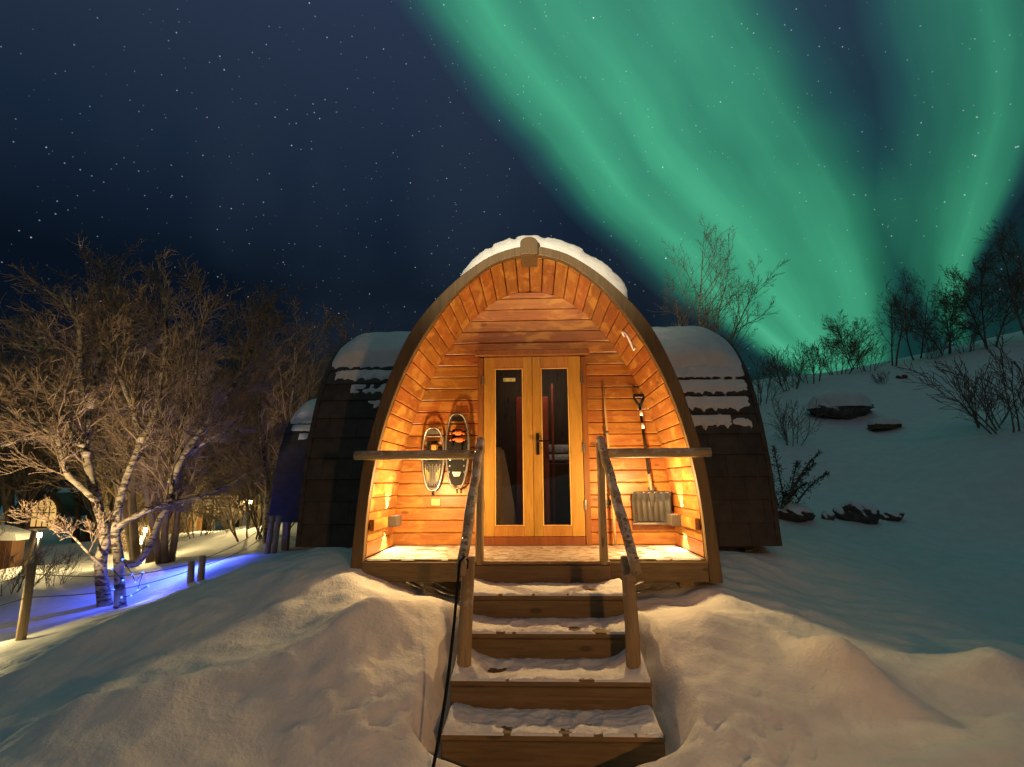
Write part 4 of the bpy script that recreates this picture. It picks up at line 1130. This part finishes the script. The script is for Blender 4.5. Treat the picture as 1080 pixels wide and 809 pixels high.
# ------------------------------------------------------------------ rocks and log on the right slope
def rock_mat():
    m, T, b = mat('snowy_rock'); setp(b, rough=.85)
    o = T.node('ShaderNodeTexCoord').outputs['Object']; ge = T.node('ShaderNodeNewGeometry')
    s = T.node('ShaderNodeSeparateXYZ'); T.l.new(ge.outputs['Normal'], s.inputs[0])
    n = T.noise(o, 6, 6, .65); n2 = T.noise(o, 3.2, 4, .6)
    c = T.mix(T.step(n, .3, .7), (.050, .044, .036, 1), (.150, .132, .108, 1))
    k = T.step(T.math('ADD', s.outputs[2], T.math('MULTIPLY', T.math('SUBTRACT', n2, .5), 1.5)), .20, .34)
    T.l.new(T.mix(k, c, (.78, .80, .84, 1)), b.inputs['Base Color']); bump(T, b, n, .7, .05); return m
M_ROCK = rock_mat()
def rock(px, py, Y, size, seed, label, sink=.25, cap=0.0):
    p = at(px, py, Y); z = gz(p[0], p[1]); b = bmesh.new(); bmesh.ops.create_icosphere(b, subdivisions=4, radius=1.0)
    rs = random.Random(seed); ox, oy = rs.uniform(0, 50), rs.uniform(0, 50)
    V = np.array([v.co[:] for v in b.verts]); k = .30*fbm(V[:, 0]*1.2+ox+V[:, 2]*.7, V[:, 1]*1.2+oy-V[:, 2]*.5, 4)+.10*np.abs(pn(V[:, 0]*3+ox, V[:, 2]*3+V[:, 1]*2+oy))
    for v, q in zip(b.verts, k): v.co = Vector((v.co.x*size[0], v.co.y*size[1], v.co.z*size[2]))*(1+float(q))
    me = bpy.data.meshes.new('rock'); b.to_mesh(me); b.free(); me.materials.append(M_ROCK)
    me.polygons.foreach_set('use_smooth', [True]*len(me.polygons))
    o = bpy.data.objects.new('rock', me); COL.objects.link(o); o.location = (p[0], p[1], z+size[2]*(1-2*sink)); o.rotation_euler = (0, rs.uniform(-.1, .1), rs.uniform(-.4, .4))
    tag(o, label, 'rock', 'rocks on the snow slope')
    if cap:
        mb = MB(); zt = z+size[2]*(1-2*sink)
        def sf(u, v): return (p[0]+u, p[1]+v, zt+size[2]*.10), (0, 0, 1)
        def th(U, V_):
            d = np.hypot(U/(size[0]*1.05), V_/(size[1]*1.05))+.10*pn(U*2+seed, V_*2)
            return np.where(d < 1, cap*np.sqrt(np.clip(1-d**2.4, 0, 1))*(1+.12*fbm(U*2, V_*2, 2))+.02, -.02)
        patch(mb, sf, np.linspace(-size[0]*1.2, size[0]*1.2, 44), np.linspace(-size[1]*1.2, size[1]*1.2, 30), th)
        tag(mb.build('boulder_snow', M_SNOW, None, True, loc=(p[0], p[1], zt)), 'rounded pillow of snow on top of the big boulder below the ridge', 'snow', None, None)
rock(886, 434, 15.3, (.78, .6, .36), 3, 'large dark boulder under a pillow of snow below the ridge', .36, .50)
rock(905, 548, 8.8, (.30, .26, .21), 5, 'pale jagged rock in the middle of the trio beside the cabin', .30)
rock(940, 551, 8.9, (.17, .18, .10), 9, 'small round dark rock, rightmost of the trio beside the cabin', .25)
rock(838, 549, 8.6, (.28, .25, .14), 14, 'low dark rock under the juniper beside the cabin wing', .25)
rock(874, 551, 8.7, (.09, .09, .09), 17, 'tiny dark stone between the juniper and the pale rock', .25)
rock(953, 412, 18.5, (.16, .16, .10), 21, 'small dark stone high on the slope under the ridge trees', .25)
def log():
    p = at(934, 457, 14.0); z = gz(p[0], p[1]); t = thing('wooden_board', 'short dark board with snow on top lying on the hillside', 'board', (p[0], p[1], z))
    mb = MB(); mb.box((p[0], p[1], z+.08), (.70, .30, .13), .01, Matrix.Rotation(.15, 3, 'Z')); mb.build('board', M_FRAME, t)
    mb = MB()
    patch(mb, lambda u, v: ((p[0]+u, p[1]+v, z+.13), (0, 0, 1)), np.linspace(-.36, .36, 30), np.linspace(-.20, .20, 14),
          lambda U, V_: .16*np.sqrt(np.clip(1-(np.abs(U)/.36)**4-(V_/.2)**4, 0, 1))+.02*fbm(U*6, V_*6, 2)-.005)
    mb.build('snow_cap', M_SNOW, t, True)
log()

# ------------------------------------------------------------------ left: fence, lights, far buildings
POSTS = [(22, 674, 6.7, (34, 594), 'nearest wooden fence post, tilted, at the left edge'), (200, 624, 9.0, (202, 592), 'thin fence post right of the big birch, left one of the pair'),
         (211, 618, 9.0, (214, 586), 'thin fence post right of the big birch, right one of the pair'), (282, 585, 11.0, (287, 544), 'fence post below the third cabin, left one of the pair'),
         (289, 584, 11.0, (294, 544), 'fence post below the third cabin, right one of the pair')]
tops = []
for (px, py, Y, tp, lab) in POSTS:
    b = Vector(at(px, py, Y)); b.z = gz(b.x, b.y); T_ = Vector(at(tp[0], tp[1], Y)); tops.append((b, T_))
    d = T_-b; mb = MB(); mb.tube([b-d*.2, b+d*.5, T_], [.054, .051, .048] if Y < 7 else [.055, .052, .05], 12)
    tag(mb.build('fence_post', M_POST, None, True, loc=b), lab, 'fence post', 'wooden fence posts on the left')
def wire(a, b, sag, lab):
    mb = MB(); mb.tube([a.lerp(b, i/14)+Vector((0, 0, -sag*sin(pi*i/14))) for i in range(15)], .006, 5)
    tag(mb.build('fence_wire', M_GREYM, None, True, loc=a), lab, 'wire', 'fence wires')
for f, nm in ((.86, 'upper'), (.55, 'lower')):
    q = [b.lerp(t, f) for b, t in tops]
    e = Vector(at(-40, 690-80*f, 6.0)); wire(e, q[0], .02, nm+' fence wire running off the left edge from the nearest post')
    wire(q[0], q[1], .10, nm+' fence wire from the nearest post past the birch to the thin posts')
    wire(q[2], q[3], .08, nm+' fence wire from the thin posts to the posts below the third cabin')

def string_lights():
    rng = random.Random(2); b = at(138, 628, 8.7); z = gz(b[0], b[1])
    t = thing('blue_string_lights', 'blue fairy lights wound low around the birch and across the snow', 'string lights', (b[0], b[1], z))
    pix = [(118, 622), (128, 612), (120, 600), (131, 590), (138, 606), (142, 614), (150, 604), (146, 622), (156, 618), (138, 628), (128, 630)]
    P = []
    for (px, py) in pix:
        q = Vector(at(px+rng.uniform(-2, 2), py, 8.72)); g = gz(q.x, q.y); q.z = max(q.z, g+.03); P.append(q)
    mb = MB(); mb.tube(P, .006, 5); mb.build('cable', M_BLACK, t)
    for q in P:
        m2 = MB(); m2.sphere(q, .016, 8, 6); m2.build('bulb', M_BLUE, t, True)
    for nm, pxl, Yb, hh, wt in (('blue_glow', (140, 612), 8.45, .35, 40), ('blue_glow_right', (190, 592), 9.9, .8, 260), ('blue_glow_far', (222, 586), 10.5, .5, 80)):
        q = at(pxl[0], pxl[1], Yb); g = gz(q[0], q[1]); lamp(nm, 'SPOT', (q[0], q[1], g+hh), wt, (.05, .09, 1.0), .05, (q[0], q[1], g-1), 150, .6)
    q = at(124, 608, 8.72); lamp('blue_glow_trunk', 'POINT', (q[0]+.16, q[1]-.05, q[2]-.05), 1.5, (.05, .09, 1.0), .05)
M_BLUE = emit('blue_bulb', (.03, .10, 1.0), 9)
string_lights()

YEL = (1.0, .74, .30)
def bollard(x, y, watts, lab, h=.75):
    z = gz(x, y); t = thing('path_lamp', lab, 'lamp', (x, y, z), 'path lamps')
    mb = MB(); mb.tube([(x, y, z-.1), (x, y, z+h)], .035, 10); mb.build('post', M_BLKMET, t, True)
    mb = MB(); mb.tube([(x, y, z+h), (x, y, z+h+.11)], .045, 12); mb.build('lamp_glass', M_LAMPGL, t, True)
    mb = MB(); mb.tube([(x, y, z+h+.11), (x, y, z+h+.14)], [.06, .035], 12); mb.build('cap', M_BLKMET, t, True)
    lamp('path_light', 'POINT', (x, y-.09, z+h+.07), watts, YEL, .05)
M_LAMPGL = emit('lamp_glass', (1, .78, .38), 25)
q = at(-50, 690, 6.6); bollard(q[0], q[1], 70, 'low path lamp at the left edge lighting the birch', .35)
lamp('birch_uplight', 'SPOT', (q[0], q[1]+.05, gz(q[0], q[1])+.45), 1450, (1.0, .74, .42), .06, tuple(at(88, 470, 9.2)), 84, .9)
q = at(38, 590, 13.0); bollard(q[0], q[1], 110, 'path lamp on a post beside the dark wooden hut')
q = at(226, 556, 21.5); bollard(q[0], q[1], 230, 'bright path lamp in front of the lit wooden shelter')
q = at(150, 590, 14.5); bollard(q[0], q[1], 150, 'path lamp on a post behind the big birch')
q = at(262, 556, 17.0); bollard(q[0], q[1], 80, 'path lamp by the pale posts left of the third cabin')

# third cabin, beyond the left wing
def third_cabin():
    t = thing('dark_cabin', 'smaller looking dark shingled cabin with snowy roof partly hidden behind the left wing', 'cabin', (-3.0, 13.0, -.1))
    xa, xb, y0, z0 = -5.55, -.6, 13.05, -.12
    mb = MB(); tt = 0.0; h = .245
    while tt < WLEN-.05:
        far = tt > WLEN*.5; lo, hi = (.03, .01) if not far else (.01, .03)
        a = WSURF(tt, lo); b = WSURF(min(tt+h+.01, WLEN), hi); a2 = WSURF(tt, -.03); b2 = WSURF(min(tt+h, WLEN), -.03)
        mb.prism([(a[0]-7.66+y0, a[1]+z0), (b[0]-7.66+y0, b[1]+z0), (b2[0]-7.66+y0, b2[1]+z0), (a2[0]-7.66+y0, a2[1]+z0)], 0, xa, xb); tt += h
    mb.build('wall_and_roof', M_SHING2, t)
    k = 40; mb = MB(); inr = [WSURF(WLEN*i/k, -.04) for i in range(k+1)]
    mb.prism([(p[0]-7.66+y0, p[1]+z0) for p in inr], 0, xa+.01, xa+.05); mb.prism([(p[0]-7.66+y0, p[1]+z0) for p in inr], 0, xb-.05, xb-.01); mb.build('end_wall', M_DARKIN, t)
    for x in (-5.3, -3.2, -1.0):
        for y in (11.8, 14.3):
            mb = MB(); mb.box((x, y, -.55), (.13, .13, .9), .01); mb.build('foundation_post', M_POST, t)
    mb = MB(); ts = np.linspace(0, WLEN*.5, 200); zs = np.array([WSURF(q, 0)[1] for q in ts]); tc = float(np.interp(2.15, zs, ts))
    def ws(u, v): y, z, n = WSURF(v, .022); return (u, y-7.66+y0, z+z0), (0, n[0], n[1])
    def cap(U, V):
        e = sst(np.abs(U-xa), .005, .3); low = sst(V-tc+.04*pn(U*3.1, 9.0), -.02, .16)
        return np.where((low > 0) & (e > 0), .15*e**.55*low**.6*sst(-(V-WLEN*.66), -.03, .3)+.01*fbm(U*5, V*5, 2), -.02)
    patch(mb, ws, np.arange(xa, xa+2.4, .04), np.arange(tc-.08, WLEN*.68, .04), cap)
    for r, dens in enumerate((1.05, .85, .62, .45)):
        t0 = (int(tc/h)-r)*h
        def strip(U, V, r=r, t0=t0, dens=dens):
            f = (V-t0)/h; lowe = .22+.1*r-.35*np.abs(pn(U*7+r*3, 4.4))
            return .045*sst(f, lowe-.05, lowe+.12)*sst(-f, -.97, -.86)*sst(pn(U*2.6+r*4, 1.3*r)+(dens-.5), -.03, .08)*sst(np.abs(U-xa), .03+.1*r, .1+.12*r)-.004
        patch(mb, ws, np.arange(xa, xa+2.4, .025), np.arange(t0-.02, t0+h+.01, .02), strip)
    tag(mb.build('roof_snow', M_SNOW, None, True, loc=(-4.5, 13, 2)), 'snow cap and strips on the third, more distant dark cabin', 'snow', 'snow lying on cabin roofs', 'stuff')
third_cabin()

def far_left():
    # wooden hut at the left edge
    p = at(-4, 602, 13.5); z = gz(p[0], p[1]); t = thing('wooden_hut', 'small red brown plank hut with snowy roof at the left edge', 'hut', (p[0]-.8, p[1], z))
    mb = MB()
    for i in range(12): mb.box((p[0]-1.45+i*.15+.07, p[1], z+.45), (.144, .06, 1.1-.02*(i-6)**2*.5), .01)
    mb.box((p[0]-.58, p[1]+.22, z+.4), (1.7, .36, .85), .01)
    mb.build('wall', wood('hut_planks', (.08, .030, .012), (.13, .050, .02), 2, rough=.7), t)
    mb = MB(); rs_ = np.linspace(0, pi, 18)
    mb.prism([(p[0]-.55+1.0*cos(a), z+.80+.34*sin(a)+.02*sin(5*a)) for a in rs_], 1, p[1]-.05, p[1]+.46)
    o = mb.build('roof', M_SNOW, t)
    # far cabin with glowing arched front and long snowy roof
    p = at(45, 556, 32); z = gz(p[0], p[1]); s = 1.0; t = thing('lit_cabin', 'distant cabin with a glowing arched front under a long snowy roof', 'cabin', (p[0], p[1], z))
    arch = [(cos(a)*.72, .75+sin(a)*.85) for a in np.linspace(0, pi, 20)]+[(-.72, 0), (.72, 0)]
    big = [(x*1.5, q*1.28) for x, q in arch]
    mb = MB(); mb.prism([(p[0]+x, z+q) for x, q in big], 1, p[1], p[1]+4); mb.build('wall', M_DARKIN, t)
    mb = MB(); mb.prism([(p[0]+x, z+.1+q) for x, q in arch], 1, p[1]-.06, p[1]-.01); w_ = mb.build('window', emit('lit_window', (1, .58, .16), .85), t)
    mb = MB()
    for x in (-.36, 0, .36): mb.box((p[0]+x, p[1]-.09, z+.85), (.05, .04, 1.5), .005)
    mb.box((p[0], p[1]-.11, z+.9), (1.4, .03, .06), .005); mb.build('window_bars', M_DARKIN, w_)
    mb = MB(); mb.prism([(p[0]-2.2, z+.35), (p[0]+6.5, z+.1), (p[0]+6.4, z+.45), (p[0]+1.2, z+.62), (p[0]+1.12, z+.4), (p[0]-1.12, z+.4), (p[0]-1.2, z+.75), (p[0]-2.1, z+.7)], 1, p[1]+.3, p[1]+3.5); mb.build('snowy_roof', M_SNOW, t)
    # lit wooden shelter and rack
    p = at(182, 566, 23); z = gz(p[0], p[1]); t = thing('wooden_shelter', 'open wooden shelter of lit upright boards beside the path', 'shelter', (p[0], p[1], z))
    mb = MB()
    for i in range(14): mb.box((p[0]-1.2+i*.18, p[1], z+.6), (.15, .05, 1.2+.05*(i % 3)), .01)
    mb.build('board_wall', wood('shelter_boards', (.42, .20, .07), (.55, .30, .11), 2, rough=.7, var=.5), t)
    mb = MB(); mb.prism([(p[0]-1.5, z+1.28), (p[0]+1.5, z+1.28), (p[0]+1.4, z+1.45), (p[0], z+1.55), (p[0]-1.4, z+1.45)], 1, p[1]-.3, p[1]+1.6); mb.build('snowy_roof', M_SNOW, t)
    p = at(224, 562, 22.3); z = gz(p[0], p[1]); t = thing('wooden_rack', 'pale wooden rack of horizontal bars behind the bright path lamp', 'rack', (p[0], p[1], z))
    mb = MB()
    for x in (-.75, 0, .75): mb.box((p[0]+x, p[1], z+.7), (.08, .08, 1.4), .01)
    mb.build('post', M_POST, t)
    mb = MB()
    for k in range(5): mb.box((p[0], p[1]-.062, z+.78+k*.15), (1.7, .04, .06), .006)
    mb.build('bar', M_POST, t)
    for px, lab in ((266, 'pale lit post left of the third cabin, left one of the pair'), (273, 'pale lit post left of the third cabin, right one of the pair')):
        p = at(px, 552, 17.6); z = gz(p[0], p[1]); mb = MB(); mb.tube([(p[0], p[1], z-.1), (p[0], p[1], z+1.05)], [.07, .065], 10)
        tag(mb.build('garden_post', M_POST, None, True, loc=(p[0], p[1], z)), lab, 'post', 'pale lit posts')
    p = at(30, 588, 12.6); z = gz(p[0], p[1]); mb = MB(); mb.tube([(p[0]-.05, p[1], z-.1), (p[0], p[1], z+.5), (p[0]+.06, p[1], z+.95)], [.07, .065, .06], 10)
    tag(mb.build('garden_post', M_POST, None, True, loc=(p[0], p[1], z)), 'lit wooden post beside the red brown hut', 'post', 'pale lit posts')
    # round woven frame lit from inside
    p = at(146, 588, 16.0); z = gz(p[0], p[1]); t = thing('wicker_dome', 'round woven twig dome lit from inside, seen behind the birch', 'garden dome', (p[0], p[1], z)); R = .66; rng = random.Random(6)
    mb = MB()
    for k in range(16):
        a = pi*k/16; mb.tube([(p[0]+R*cos(a)*cos(b), p[1]+R*sin(a)*cos(b), z+.05+R*1.25*sin(b)) for b in np.linspace(0, pi, 15)], .014, 5)
    for k in range(1, 8):
        b = pi/2*k/8.5; mb.tube([(p[0]+R*cos(a)*cos(b), p[1]+R*sin(a)*cos(b), z+.05+R*1.25*sin(b)) for a in np.linspace(0, 2*pi, 25)], .012, 5)
    mb.build('twig_frame', M_POST, t)
    mb = MB(); mb.sphere((p[0], p[1], z+.35), .12, 12, 8); mb.build('bulb', emit('dome_bulb', (1, .72, .3), 14), t, True)
    lamp('dome_light', 'POINT', (p[0], p[1], z+.55), 45, YEL, .1)
far_left()
